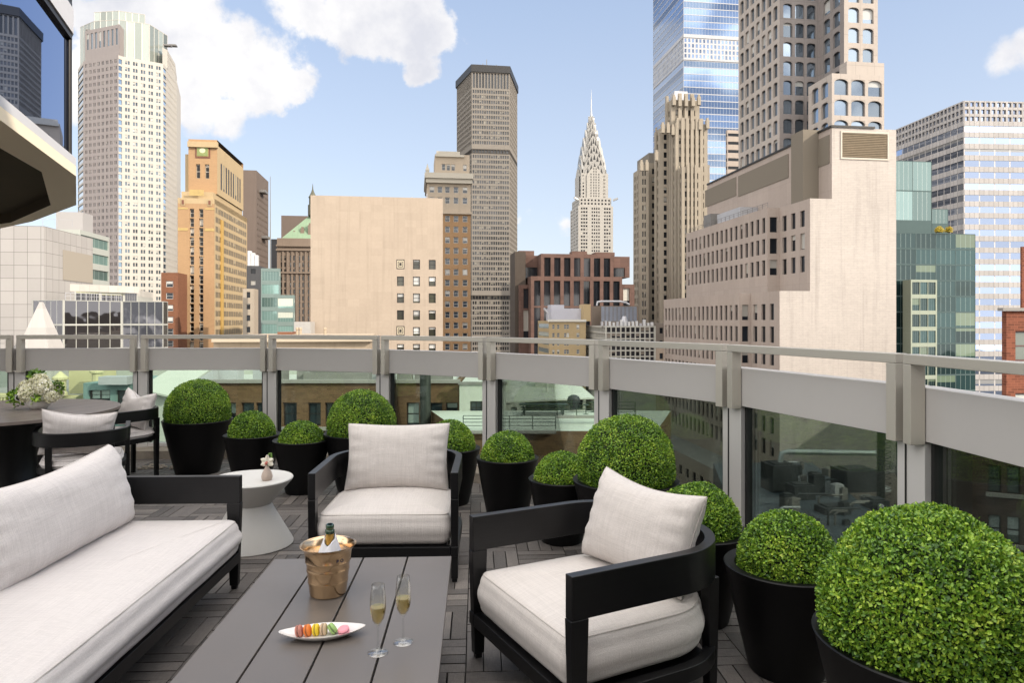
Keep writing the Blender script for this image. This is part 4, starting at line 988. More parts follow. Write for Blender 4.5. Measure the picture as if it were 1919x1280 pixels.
for k in range(11):
    for x in (-4.6, -1.3, 1.3, 4.6) if k < 9 else (-1.3, 1.3):
        q = C0-GY*(W2/2+1.05)+RX*(x-.55); m = M(); m.prism([q, q+RX*1.1, q+RX*1.1+GY*.04, q+GY*.04], zq(370)+k*3.1, zq(370)+k*3.1+1.9); b.part('window', m, tri_m)
tiers = [(334, 304, 29.5), (318, 287, 27), (303, 270, 23), (289, 253, 18.5), (272, 238, 13.5), (258, 224, 9), (244, 212, 5.5)]
for yb, yt, w in tiers:
    zb_, zt_ = zq(yb), zq(yt); m = M()
    for ax in (0, 1): arch_slab(m, w*.98, zt_-zb_, zb_, w+1.5, ax, zb_-6)
    b.part('crown_tier', m, steel, smooth=30)
    n = 5 if w > 12 else 3
    for ax in (0, 1):
        U, V_ = (RX, GY) if ax == 0 else (GY, RX)
        for i in range(n):
            x = (i-(n-1)/2)/(n)*.9; cx = w/2*x*1.5; cz = zb_+(zt_-zb_)*(.86*(1-abs(x*1.5)**1.6)-.12); s_ = w*.045+.35; hh = (zt_-zb_)*.26+1
            for sg in (-1,) :
                o_ = C0+V_*sg*(w/2+.80); m = M(); m.face([(*(o_+U*(cx-s_)), cz-hh*.5), (*(o_+U*(cx+s_)), cz-hh*.5), (*(o_+U*cx), cz+hh*.6)]); b.part('triangular_window', m, tri_m)
m = M(); m.lathe([(3.6, zq(246)), (2.3, zq(226)), (1.3, zq(212)), (.9, zq(205)), (.55, zq(190)), (.25, zq(172)), (.05, zq(160))], 8, (C0.x, C0.y, 0)); b.part('spire', m, steel, smooth=50)
for sx_ in (-1, 1):
    m = M(); q = C0+RX*sx_*Wd/2-GY*Wd/2; m.bar((q.x, q.y, zq(377)), (q.x+sx_*RX.x*5, q.y-3, zq(374)), 1.6, 2.0); b.part('eagle_gargoyle', m, steel)
b.finish()

# ================================================================ reddish granite office building under it
red = stone('red granite', (.185, .11, .088), var=.08, panel='stack', bw=3.3, bh=1.9, joint=.7, mort=.05, tone=(.85, 1.1))
pane_red = pane_mat('dark gridded glass', (.012, .014, .018), prob=.06, rough=.06, mull=(4, .08, (.06, .05, .05)))
b = Bld('granite_office', 'low red granite office building with tall dark window bays in front of the spired skyscraper', red, pane_red, frame=dark_trim, kind='plain')
Yg = 330.
def rb(x0, x1, yt, yb, cols, rows, Y=Yg, dep=22, zb=None, mi=0):
    f = foot(x0, x1, Y, depth=dep, corner='r'); A = f[0]; L = (f[1]-f[0]).length; z1_ = zpx(yt, Y); z0_ = STREET if yb is None else zpx(yb, Y)
    cc = [(along(A, RX, a), along(A, RX, c)) for a, c in cols]
    # stacked rows given as photo rows
    zs = [(zpx(q1, Y), zpx(q0, Y)) for q0, q1 in rows]; prev = z0_
    for zb_, zt_ in sorted(zs):
        b.face_wall(f[0], f[1], prev, zb_, None); b.face_wall(f[0], f[1], zb_, zt_, dict(cols=cc, pz=99, wh=zt_-zb_-.06, top=.02, d=.9)); prev = zt_
    b.face_wall(f[0], f[1], prev, z1_, None)
    for i in (1, 2, 3): b.face_wall(f[i], f[(i+1) % 4], z0_, z1_, None)
    b.rm.face([(p_.x, p_.y, z1_) for p_ in f], 0, [(0, 0)]*4)
    if b.base is None: b.base = (f[0].x, f[0].y, STREET)
rb(1014, 1148, 477, 520, [(1020+18.6*i, 1032+18.6*i) for i in range(7)], [(484, 519)], Y=333)
rb(1148, 1180, 481, 520, [(1150, 1171)], [(502, 519)], Y=340)
rb(995, 1166, 519, None, [(1001+18.55*i, 1013+18.55*i) for i in range(9)], [(527, 574), (577, 640), (643, 700)], Y=330)
rb(1166, 1189, 533, None, [(1168, 1180)], [(540, 600)], Y=334); rb(973, 995, 534, None, [(981, 994)], [(541, 578), (581, 640)], Y=331, dep=18)
rb(969, 1016, 479, 534, [(981, 1013)], [(501, 530)], Y=338); rb(972, 1001, 470, 485, [], [], Y=345, dep=10); rb(1072, 1100, 471, 480, [], [], Y=345, dep=6); rb(1116, 1152, 473, 480, [], [], Y=345, dep=6)
b.finish()
lobby = pane_mat('dark brown glass', (.03, .026, .024), prob=.05, rough=.1)
b = Bld('bronze_office', 'narrow dark bronze office slab wedged left of the red granite building', stone('bronze panels', (.10, .08, .065)), lobby, frame=dark_trim)
f = foot(956, 975, 350., side=985, corner='r'); b.block(f, STREET, zpx(478, 350), {0: dict(pu=1.8, ww=1.3, pz=4, wh=2.2, top=1.2), 1: dict(pu=2, ww=1.4, pz=4, wh=2.2, top=1.2)}); b.finish()

# ================================================================ brown brick building with white cornice (centre left)
bb_ = stone('orange brown brick', (.40, .245, .13), var=.10, stain=.2); buff = stone('buff terracotta', (.52, .43, .33), var=.08, stain=.2)
b = Bld('cornice_building', 'slim orange brown brick building with pale cornice behind the blank stone slab', bb_, pane_mat('sash pane', (.03, .04, .055), (.50, .48, .44), .45, .08), frame=plain('white sash', (.5, .5, .48), .6), kind='sash')
Yb = 228.; f = foot(800, 882, Yb, depth=22, corner='r'); A = f[0]
cc = [(along(A, RX, a), along(A, RX, a+9)) for a in (805, 820, 834, 850, 867)]
q = dict(cols=cc, pz=3.5, wh=2.0, top=1.0, d=.35, zmin=zpx(680, Yb))
b.block(f, STREET, zpx(399, Yb), {0: q}, roof=False); b.block(f, zpx(399, Yb), zpx(345, Yb), {0: dict(q, top=1.)}, roof=False, mi=1)
m = M(); fo = foot(798, 885, Yb-1.2, depth=25, corner='r'); m.prism(fo, zpx(345, Yb), zpx(337, Yb)); fo2 = foot(796, 887, Yb-1.8, depth=26, corner='r'); m.prism(fo2, zpx(337, Yb)+.01, zpx(327, Yb)); b.part('cornice', m, stone('pale cornice stone', (.60, .55, .46), stain=.3))
m = M(); fo = foot(799, 884, Yb-.8, depth=23, corner='r'); m.prism(fo, zpx(402, Yb), zpx(398, Yb)); b.part('string_course', m, buff)
f2 = foot(815, 880, Yb+4, depth=16, corner='r'); A2 = f2[0]
b.block(f2, zpx(327, Yb)+.02, zpx(285, Yb), {0: dict(cols=[(along(A2, RX, a), along(A2, RX, a+6.5)) for a in (828, 837, 846, 868)], pz=9, wh=2.1, top=3.2, d=.4, zmin=zpx(320, Yb))}, mi=1)
m = M(); f3 = foot(816, 870, Yb+3, depth=16, corner='r'); m.prism(f3, zpx(290, Yb), zpx(286, Yb)); f4 = foot(818, 862, Yb+5, depth=12, corner='r'); m.prism(f4, zpx(285, Yb)+.01, zpx(277, Yb)); b.part('upper_cornice', m, MATS['pale cornice stone'])
m = M(); q_ = on(801, Yb); m.lathe([(.8, 0), (.5, .9), (.7, 1.4), (.3, 2.6), (.05, 3.6)], 8, (q_.x, q_.y, zpx(327, Yb))); b.part('finial', m, MATS['pale cornice stone'])
b.finish([buff])

# ================================================================ blank beige marble slab
mar = stone('beige marble cladding', (.53, .435, .345), var=.07, stain=.30, panel='stack', bw=2.4, bh=1.55, joint=.95, mort=.02, tone=(.96, 1.03))
b = Bld('marble_slab', 'plain beige marble walled block with three columns of windows at its right side', mar, pane_mat('slab pane', (.05, .05, .035), (.60, .60, .58), .72, .1), frame=dark_trim, kind='sash')
Ys = 150.; f = foot(582, 830, Ys, depth=14, corner='r'); A = f[0]
cc = [(along(A, RX, a), along(A, RX, a+13)) for a in (744, 774, 803.5)]
b.block(f, STREET, zpx(371.5, Ys), {0: dict(cols=cc, pz=3.63, wh=2.05, top=13.35, d=.4, n=7, zmin=zpx(700, Ys), sill=0)}, roof=True, par=.4)
for x_, h_ in ((772, 1.3), (781, .8), (800, 2.0), (812, .9), (640, .7)):
    m = M(); q = on(x_, Ys+5); m.tube([(q.x, q.y, zpx(372, Ys)-.4), (q.x, q.y, zpx(372, Ys)+h_)], .09, 8); b.part('vent_pipe', m, mech_lt, smooth=50)
m = M()
pat = plain('black and cream grille', (.03, .025, .02), .5); patc = plain('cream grille', (.60, .52, .38), .7)
for yy in (487, 611):
    for k_, (ins, mt) in enumerate(((0, pat), (1.6, patc), (2.9, pat), (4.2, patc), (5.2, pat))):
        x0_, x1_ = 743+ins, 758-ins; y0_, y1_ = yy+ins*1.15, yy+18-ins*1.15; a = A+RX*along(A, RX, x0_)-GY*(.02+.012*k_); c = A+RX*along(A, RX, x1_)-GY*(.02+.012*k_)
        m = M(); m.prism([a, c, c+GY*.011, a+GY*.011], zpx(y1_, Ys), zpx(y0_, Ys)); b.part('ornamental_grille', m, mt)
b.finish()

# ================================================================ green pyramid roof building and neighbours behind the slab
hs = stone('grey brown stone', (.30, .235, .185), var=.12, stain=.3); grn = stone('green copper roof', (.30, .42, .28), var=.15, stain=.3)
b = Bld('green_roof_tower', 'ornate grey stone tower with green copper pyramid roof half hidden by the marble slab', hs, pane_mat('stone pane', (.03, .03, .03), (.4, .36, .3), .3, .1), frame=dark_trim)
Yh = 480.; f = foot(519, 660, Yh, depth=40, corner='r'); b.block(f, STREET, zpx(448, Yh), {0: dict(pu=6.2, ww=3.6, pair=.5, pz=4.6, wh=3.2, top=12., d=.7, mu=1.2, zmin=zpx(640, Yh), rib=(1.3, .8, -9))})
for y_ in (462, 470, 512):
    m = M(); q = foot(517, 662, Yh-1.4, depth=3, corner='r'); m.prism(q, zpx(y_+1.5, Yh), zpx(y_-1.5, Yh)); b.part('cornice', m, hs)
m = M(); q = foot(527, 652, Yh+2, depth=34, corner='r'); c = sum(q, Vector((0, 0)))/4; tp = [p_+(c-p_)*.93 for p_ in q]; m_ = [(*p_, zpx(448, Yh)) for p_ in q]; t_ = [(*p_, zpx(388, Yh)) for p_ in tp]
for i in range(4): m.face([m_[i], m_[(i+1) % 4], t_[(i+1) % 4], t_[i]], 0, [(0, 0), (40, 0), (21, 26), (19, 26)])
m.face(t_, 0, [(0, 0)]*4); b.part('pyramid_roof', m, grn)
for x_ in (548, 563, 577):
    m = M(); q = on(x_, Yh+.5); m.prism([q, q+RX*2.4, q+RX*2.4+GY*6, q+GY*6], zpx(449, Yh), zpx(436-(x_-548)*.5, Yh)); m.prism([q+RX*.6, q+RX*1.8, q+RX*1.8+GY*6, q+RX*.6+GY*6], zpx(436-(x_-548)*.5, Yh), zpx(432-(x_-548)*.5, Yh)); b.part('dormer', m, hs)
cx_ = c
m = M(); q = on(586, Yh+10); m.lathe([(3.4, zpx(400, Yh)), (3.4, zpx(380, Yh)), (2.6, zpx(379, Yh)), (2.6, zpx(366, Yh)), (3.1, zpx(365.5, Yh)), (2.0, zpx(360, Yh)), (1.1, zpx(355, Yh)), (.5, zpx(350, Yh)), (.3, zpx(344, Yh)), (.05, zpx(338, Yh))], 10, (q.x, q.y, 0)); b.part('cupola', m, stone('dark cupola stone', (.16, .16, .12)), smooth=30)
b.finish()
def simple(name, label, x0, x1, Y, yt, wall, pane, pats, side=None, depth=25, corner='r', z0=STREET, roof=None, kind='plain', frame=None, par=.0, maxwin=60, fin=True, mi=0):
    b = Bld(name, label, wall, pane, frame=frame or dark_trim, kind=kind, roof=roof, maxwin=maxwin)
    f = foot(x0, x1, Y, side=side, depth=None if side else depth, corner=corner)
    b.block(f, z0, zpx(yt, Y), pats, par=par)
    if fin: b.finish()
    return b, f
brn = stone('dull brown panels', (.20, .155, .13), var=.06, stain=.15); brn2 = stone('light brown panels', (.36, .31, .27), var=.06)
simple('brown_slab', 'windowless dark brown slab block left of the green pyramid roof', 527, 600, 560., 405, brn, pane_dark, {}, depth=30)
simple('dark_glass_block', 'small dark glass block low beside the lattice mast', 508, 521, 540., 448, stone('black panels', (.05, .05, .055)), pane_dark, {0: dict(pu=4, ww=3, pz=4.5, wh=3, top=1, zmin=60)}, depth=30)
b, f = simple('grey_slab_tower', 'grey brown concrete slab tower behind the orange brick tower', 455, 480.5, 420., 319, brn, pane_dark, {1: dict(pu=3., ww=1.6, pz=3.8, wh=1.2, top=12., zmin=zpx(620, 420), mu=2)}, side=503, fin=False)
for (x_, y_) in ((486, 352), (490, 438)):
    m = M(); q = f[1]+GY*along(f[1], GY, x_)+RX*.05; m.prism([q, q+RX*3.4, q+RX*3.4+GY*9, q+GY*9], zpx(y_+3, 420), zpx(y_-2, 420)); b.part('hanging_cradle', m, mech)
b.finish()
m = M(); q = on(506.5, 400.); m.tube([(q.x, q.y, STREET), (q.x, q.y, zpx(470, 400)), (q.x, q.y, zpx(330, 400))], [.5, .35, .15], 6); tag(m.build('antenna_mast', mech), 'thin tall grey mast rising between the grey slab tower and the green roof', 'mast')
b, f = simple('mechanical_block', 'dark grey block topped by white cooling units behind the green glass building', 462, 487, 225., 498, stone('charcoal panels', (.10, .10, .105)), pane_dark, {0: dict(pu=3, ww=1.6, pz=3.8, wh=1.6, top=1, zmin=-10)}, depth=20, fin=False)
for k in range(3):
    m = M(); q = on(464+k*6.5, 228.); m.prism([q, q+RX*1.0, q+RX*1.0+GY*2, q+GY*2], zpx(498, 225)+.01, zpx(468+k*4, 225)); b.part('cooling_unit', m, plain('white metal', (.55, .55, .55), .5))
b.finish()
simple('pale_stepped_block', 'small pale stone block low between the orange tower and green glass', 455, 476, 215., 541, stone('pale stone', (.52, .44, .35)), pane_dark, {0: dict(pu=2.4, ww=1.2, pz=3.6, wh=1.8, top=1, zmin=-10)}, side=484, kind='plain')
# green glass offices
gg1 = pane_mat('green office glass', (.16, .26, .24), (.55, .58, .50), .25, .06, metal=.35, wave=.04, wscale=.3, mull=(6, .05, (.35, .42, .40)))
grf = stone('grey green spandrel', (.26, .34, .32), var=.06)
for nm, lab, x0, x1, yt, sd, Yg_ in (('glass_office', 'taller half of the small green glass office beside the marble slab', 489, 524, 503, 526, 205.), ('glass_office', 'lower half of the small green glass office beside the marble slab', 519, 551, 553, 553, 195.)):
    simple(nm, lab, x0, x1, Yg_, yt, grf, gg1, {0: dict(pu=6, ww=5.6, pz=3.9, wh=2.7, top=.9, d=.12, mu=.1, zmin=-12), 1: dict(pu=6, ww=5.6, pz=3.9, wh=2.7, top=.9, d=.12, mu=.1, zmin=-12)}, side=sd)

# ================================================================ orange brick art deco tower
ob = stone('orange brick', (.52, .33, .18), var=.07, stain=.12, panel='brick', bw=.8, bh=.25, joint=.9, mort=.03, tone=(.95, 1.05)); ost = stone('ochre trim and sunlit side', (.58, .44, .26), var=.08, stain=.12)  # ochre is the trim and the right side, where sunlight is painted in
b = Bld('deco_tower', 'orange brick art deco tower with green and gold clock like panel at its top', ob, [pane_mat('deco sash', (.014, .014, .014), (.60, .56, .48), .4, .08, spec=.3), pane_mat('deco side pane', (.02, .02, .02), (.30, .26, .18), .12, .35, spec=.2)], frame=plain('cream sash', (.55, .52, .45), .6), kind='sash')
Yo = 265.; o0, o1 = 333., 402.
f = foot(o0, o1, Yo, side=463, corner='r'); A = f[0]; B_ = f[1]; D_ = (f[2]-f[1]).length
cf = [(along(A, RX, a), along(A, RX, a+8)) for a in (355.5, 373.)]
b.face_wall(f[0], f[1], STREET, zpx(382, Yo), dict(cols=cf, pz=3.62, wh=3.25, top=2.0, d=.9, zmin=zpx(690, Yo)), 0)
b.face_wall(f[1], f[2], STREET, zpx(372, Yo), dict(pu=3.9, ww=2.9, pair=.5, pz=3.62, wh=2.2, top=3., d=.07, mu=1.2, zmin=zpx(690, Yo), kind='plain', pane=1), 1)  # right side lighter and yellower than the front: sun put into the colour
b.face_wall(f[2], f[3], STREET, zpx(372, Yo), None); b.face_wall(f[3], f[0], STREET, zpx(372, Yo), None); b.base = (f[0].x, f[0].y, STREET)
m = M(); m.prism(f, zpx(382, Yo), zpx(372, Yo), uvm=True); b.part('setback_parapet', m, ost)
# middle shoulder and upper tower
g2 = foot(340, 399, Yo+2, depth=D_-6, corner='r'); m = M(); m.prism(g2, zpx(372, Yo)+.01, zpx(358, Yo), uvm=True); b.part('setback_parapet', m, ost)
f2 = foot(353, 407, Yo+6, side=456, corner='r'); A2 = f2[0]
zt2 = zpx(262, Yo+6)
b.face_wall(f2[0], f2[1], zpx(358, Yo), zt2, dict(cols=[(along(A2, RX, a), along(A2, RX, a+8)) for a in (367, 384)], pz=6.6, wh=5.6, top=9.6, d=1.0), 0)
b.face_wall(f2[1], f2[2], zpx(358, Yo), zt2-2, dict(pu=3.6, ww=1.9, pz=22, wh=10.5, top=6., d=.07, mu=4., kind='plain', pane=1), 1)
b.face_wall(f2[2], f2[3], zpx(358, Yo), zt2, None); b.face_wall(f2[3], f2[0], zpx(358, Yo), zt2, None)
b.rm.face([(p_.x, p_.y, zt2) for p_ in f2], 0, [(0, 0)]*4)
sh = foot(347, 408.5, Yo+8, depth=5, corner='r'); m = M(); m.prism(sh, zpx(358, Yo), zpx(281, Yo), uvm=True); b.part('shoulder', m, ost)
m = M(); q = [p_ for p_ in foot(351, 408, Yo+5, depth=1, corner='r')]; m.prism(q, zpx(270, Yo), zpx(261, Yo)+.3, uvm=True); b.part('coping', m, ost)
def plate(yc0, yc1, xc0, xc1, mt, off, P_=A2, Y_=Yo+6, nm='panel', lab=None):
    a = P_+RX*along(P_, RX, xc0)-GY*off; c = P_+RX*along(P_, RX, xc1)-GY*off; m = M(); m.prism([a, c, c+GY*.1, a+GY*.1], zpx(yc1, Y_), zpx(yc0, Y_)); b.part(nm, m, mt, label=lab)
rdm = plain('dark red mosaic', (.16, .06, .035), .6, var=.5, vscale=3); grm = plain('green faience', (.20, .24, .08), .5, var=.5, vscale=.6); gdm = plain('gold faience', (.42, .30, .11), .5, var=.3, vscale=1)
plate(269, 297, 366, 394, rdm, .15, nm='ornamental_panel', lab='square green panel framed in dark red'); plate(272, 294, 369, 391, gdm, .30, nm='panel_border'); plate(273, 293, 370, 390, grm, .45, nm='panel_field')
m = M(); a = A2+RX*along(A2, RX, 380)-GY*.5; pts = [(*(a+RX*math.cos(x)*1.1), zpx(283, Yo+6)+math.sin(x)*1.0) for x in [2*math.pi*i/16 for i in range(16)]]; m.fan(pts); b.part('panel_boss', m, plain('cream faience', (.6, .55, .35), .5))
plate(358, 369, 355, 382, gdm, .2, A, Yo+2, 'gold_panel'); plate(428, 433, 333.4, 352, gdm, .12, A, Yo, 'gold_band'); plate(428, 433, 384, 401.5, gdm, .12, A, Yo, 'gold_band'); plate(390, 393, 333.4, 352, gdm, .12, A, Yo, 'gold_band'); plate(390, 393, 384, 401.5, gdm, .12, A, Yo, 'gold_band')
for x_ in (339, 389): plate(373, 386, x_, x_+8, ost, .2, A, Yo, 'stone_plaque'); plate(376, 384, x_+2, x_+6, rdm, .35, A, Yo, 'medallion')
m = M()
for t_ in (along(B_, GY, 413), ):
    q = B_+GY*t_; m.prism([q, q+RX*.5, q+RX*.5+GY*3.2, q+GY*3.2], STREET, zpx(396, Yo)-2); b.part('yellow_pier', m, plain('golden brick', (.46, .29, .085), .8))
b.finish([ost])
# lower rear wing of the orange tower (steps down behind)
simple('red_brick_block', 'small red brick block between the white octagonal tower and the orange tower', 302, 333.5, 250., 511, stone('red brick', (.26, .115, .065), var=.1, panel='brick', bw=.8, bh=.25, joint=.9, mort=.03), pane_blind, {0: dict(pu=3.1, ww=1.7, pz=4.3, wh=2.2, top=3., zmin=zpx(690, 250))}, depth=10, kind='sash', frame=plain('white sash', (.5, .5, .48), .6))

# ================================================================ white octagonal tower with glass crown (left)
w383 = stone('white granite', (.62, .58, .52), var=.04); g383 = stone('shaded white granite', (.40, .355, .34), var=.04)  # second granite is a darker copy for left faces: shade put into the colour
p383 = pane_mat('pale tower glass', (.10, .13, .16), (.5, .5, .46), .25, .08, metal=.4); gcr = pane_mat('pale green glass crown', (.27, .30, .275), prob=0, rough=.15, metal=.25, mull=(1, .06, (.75, .78, .70)))
b = Bld('octagonal_tower', 'huge white octagonal tower with pale green glass crown', w383, [p383, gcr, pane_mat('blue corner glass', (.35, .45, .55), prob=0, rough=.06, metal=.8)], frame=w383)
Y3 = 385.
Pa = on(146, 405.); Pb = on(156, 392.); Pc = on(222, Y3-2); Pd = on(229, Y3); Pe = on(306, 396.); Pf = on(312, 402.); Pg = on(331.5, 425.)
zb3 = STREET
polyA = [Pa, Pb, Pc, Pd, Pe, Pf, Pg, Pg+Vector((-12, 30)), Pa+Vector((6, 30))]
w3 = dict(pz=3.75, wh=2.0, d=.35, top=2., zmin=zpx(620, Y3))
zt3 = zpx(105, Y3)
b.block(polyA, zb3, zt3, {0: dict(w3, pu=90, ww=89.6, mu=.1, wh=2.6, pane=2), 1: dict(w3, pu=3.0, ww=1.6, pair=.3), 2: dict(w3, pu=90, ww=89.6, mu=.1, wh=2.6, pane=2), 3: dict(w3, pu=4.2, ww=2.4, pair=.4), 4: dict(w3, pu=90, ww=89.6, mu=.1, wh=2.4, pane=2), 5: dict(w3, pu=2.6, ww=1.3)}, mis={1: 1})
b.block([Pb+Vector((.3, 1)), Pc+Vector((0, 1)), Pc+Vector((-6, 28)), Pb+Vector((4, 28))], zt3, zpx(56, 392), {0: dict(w3, pu=3.0, ww=1.6, pz=11, wh=9, zmin=zt3+1)}, mi=1)
b.block([Pe+Vector((-2, 3)), Pf+Vector((0, 1)), Pg+Vector((-1, 0)), Pg+Vector((-12, 25)), Pe+Vector((-6, 22))], zt3, zpx(84, 396), {1: dict(w3, pu=2.6, ww=1.3, zmin=zt3+1)})
cr_ = [on(150, 400.), on(176, 392.), on(222, 390.), on(280, 396.), on(314, 412.), on(312, 440.), on(240, 460.), on(160, 450.)]
m = M(); z1_ = [zpx(y, Y3+8) for y in (36, 20, 22, 40, 66, 60, 40, 36)]
b.block(cr_, zt3, zpx(40, Y3+8), {k: dict(pu=3.6, ww=3.3, pz=31, wh=zpx(40, Y3+8)-zt3-.6, top=.3, d=.1, mu=.1, pane=1) for k in range(5)})
cr2 = [on(176, 393.), on(222, 391.), on(272, 396.), on(262, 440.), on(190, 440.)]
b.block(cr2, zpx(40, Y3+8), zpx(22, Y3+8), {k: dict(pu=3.6, ww=3.3, pz=31, wh=4.8, top=.3, d=.1, mu=.1, pane=1) for k in range(5)})
for x_, y_, Yx in ((306, 84, 401), (316, 84, 408), (160, 56, 394), (205, 56, 390)):
    m = M(); q = on(x_, Yx); m.prism([q, q+RX*4, q+RX*4+GY*3, q+GY*3], zpx(y_, Yx), zpx(y_-2.5, Yx)); b.part('rooftop_antenna_rack', m, mech)
b.finish([g383])

# ================================================================ white panelled block and black glass building (left)
wp_ = stone('white metal panels', (.50, .475, .455), var=.03, stain=.05, panel='stack', bw=2.0, bh=2.1, joint=.38, mort=.035, tone=(.94, 1.04))
Yw = 112.
b = Bld('panelled_block', 'big white square panelled block at the left edge', wp_, pane_dark, roof=roof_lt)
f = foot(-60, 82.5, Yw, side=174, corner='r'); b.block(f, STREET, zpx(423.5, Yw), {}, par=.6)
m = M(); t0, t1 = 6., (f[2]-f[1]).length-.2; q0 = f[1]+GY*t0+RX*.02; q1 = f[1]+GY*t1+RX*.02
m.prism([q0, q0+RX*.06, q1+RX*.06, q1], zpx(520, Yw), zpx(423.5, Yw)-3.2); b.part('ribbed_recess', m, stone('cream ribbed panel', (.55, .49, .41), panel='stack', bw=1.6, bh=40, joint=.8, mort=.05))
m = M(); zz = zpx(421, Yw)
for k in range(8): m.bar((*(f[0]+RX*(k*2.2)), zz-.3), (*(f[0]+RX*(k*2.2)), zz+.9), .05)
m.bar((*f[0], zz+.9), (*(f[0]+RX*15.4), zz+.9), .05)
b.part('roof_rail', m, mech_lt); b.finish()
b = Bld('ribbon_office', 'green windowed ribbon office block behind the white panelled block', stone('white band', (.55, .57, .52), var=.05), gg1)
f = foot(100, 150, 150., side=205, corner='r'); b.block(f, STREET, zpx(430, 150), {1: dict(pu=90, ww=89, mu=.3, pz=3.6, wh=2.2, top=1.0, d=.3, zmin=zpx(560, 150)), 0: dict(pu=90, ww=89, mu=.3, pz=3.6, wh=2.2, top=1.0, d=.3, zmin=zpx(560, 150))})
m = M(); q = foot(105, 155, 156., depth=5, corner='r'); m.prism(q, zpx(430, 150), zpx(400, 158)); b.part('roof_house', m, stone('light grey render', (.50, .48, .47))); b.finish()
blk = pane_mat('black mirror glass', (.10, .10, .11), (.40, .40, .24), .25, .03, metal=.85, wave=.25, wscale=.25, mull=(5, .06, (.4, .4, .36)))
b = Bld('black_glass_office', 'low black mirror glass office with white roof band', stone('pale metal transom', (.50, .50, .46)), blk, roof=roof_lt)
P1 = on(118, 98.); e = Vector((.62, .78)).normalized(); P2 = P1+e*along(P1, e, 228); P3 = P2+RX*along(P2, RX, 306)
cp = dict(pu=6., ww=5.85, pz=3.55, wh=3.3, d=.08, mu=.05, top=.1)
b.block([on(60, 99.), P1, P2, P3, P3+GY*2, on(60, 99.)+GY*40], STREET, zpx(562, 98), {0: cp, 1: dict(cp, zmin=-14), 2: dict(cp, zmin=-14), 3: cp})
P1b, P2b = P1+Vector((.6, 1.6)), P2+Vector((-.5, 1.6)); 
b.block([P1b, P2b, P3+Vector((-5, 2)), P3+GY*3+Vector((-8, 0)), P1b+GY*30], zpx(562, 98)-.2, zpx(545, 98), {0: dict(cp, pu=4, ww=3.6, wh=1.3, top=.0, pane=0), 1: dict(cp, pu=3, ww=2.8, wh=1.3, top=.0)}, roof=False)
m = M(); m.prism([P1b-Vector((.4, .4)), P2b-Vector((-.4, .5)), P3+Vector((-4.5, 1.6)), P3+GY*3+Vector((-8, 0)), P1b+GY*30], zpx(545, 98)+.01, zpx(531, 98), uvm=True); b.part('roof_band', m, stone('white band panels', (.62, .59, .54), panel='stack', bw=1.3, bh=9, joint=.75, mort=.04))
m = M(); q0, q1 = P1+Vector((.2, .2)), P2+Vector((-.2, .2))
for k in range(12): p_ = q0+(q1-q0)*k/11; m.bar((*p_, zpx(562, 98)), (*p_, zpx(562, 98)+1.0), .06)
m.bar((*q0, zpx(562, 98)+1.0), (*q1, zpx(562, 98)+1.0), .06); m.bar((*q0, zpx(562, 98)+.55), (*q1, zpx(562, 98)+.55), .04); b.part('roof_rail', m, mech_lt)
b.finish()
# white pyramid skylight roof
b = Bld('pyramid_roof_house', 'white truncated pyramid roof rising just behind the railing at the left', stone('white pyramid cladding', (.58, .55, .52), var=.03, panel='stack', bw=1.5, bh=1.5, joint=.88, mort=.02), pane_dark)
Yp = 62.; f = foot(15, 96, Yp, depth=3.9, corner='r'); c = sum(f, Vector((0, 0)))/4; zb_, zt_ = zpx(690, Yp), zpx(566, Yp+2)
tpx = [c+(p_-c)*.06 for p_ in f]; m = M()
for i in range(4): m.face([(*f[i], zb_), (*f[(i+1) % 4], zb_), (*tpx[(i+1) % 4], zt_), (*tpx[i], zt_)], 0, [(0, 0), (4, 0), (2.1, 5), (1.9, 5)])
m.face([(*p_, zt_) for p_ in tpx], 0, [(0, 0)]*4); b.part('pyramid_roof', m, b.wall)
b.block(f, STREET, zb_-.01, {}); b.finish()

# ================================================================ teal glass office and ribbed mirror tower (right)
teal = pane_mat('teal curtain glass', (.02, .048, .05), (.16, .22, .15), .12, .03, metal=.38, wave=.22, wscale=.10, mull=(4, .05, (.25, .32, .30)))
tealu = pane_mat('pale teal curtain glass', (.15, .21, .205), prob=.0, rough=.04, metal=.8, wave=.08, wscale=.12, mull=(4, .05, (.45, .5, .48)))
tfr = stone('teal frame', (.10, .15, .15), var=.05)
Yt = 178.
b = Bld('teal_glass_office', 'stepped teal glass office right of the blank brick wall', tfr, [teal, tealu], frame=tfr)
cw = dict(pu=5.2, ww=5.1, pz=4.1, wh=3.75, top=.15, d=.08, mu=.05)
f = foot(1640, 1828, Yt, depth=30, corner='l'); b.block(f, STREET, zpx(435, Yt), {0: dict(cw, zmin=zpx(740, Yt))})
f = foot(1640, 1746, Yt+6, depth=24, corner='l'); b.block(f, zpx(435, Yt), zpx(299, Yt+6), {0: dict(cw, pz=8.0, wh=7.7, pane=1)})
f = foot(1746.5, 1777, Yt+9, depth=20, corner='l'); b.block(f, zpx(435, Yt), zpx(391, Yt+9), {0: dict(cw, pane=1)})
f = foot(1707, 1756, Yt-3, depth=2.95, corner='l'); b.block(f, STREET, zpx(524, Yt-3), {0: dict(pu=2.0, ww=1.85, pz=4.1, wh=3.1, top=.6, d=.2, mu=.3, zmin=zpx(740, Yt))}, mi=1)
b.finish([stone('pale frame metal', (.45, .50, .40))])
yfl = plain('yellow shrub leaves', (.55, .42, .03), .6)
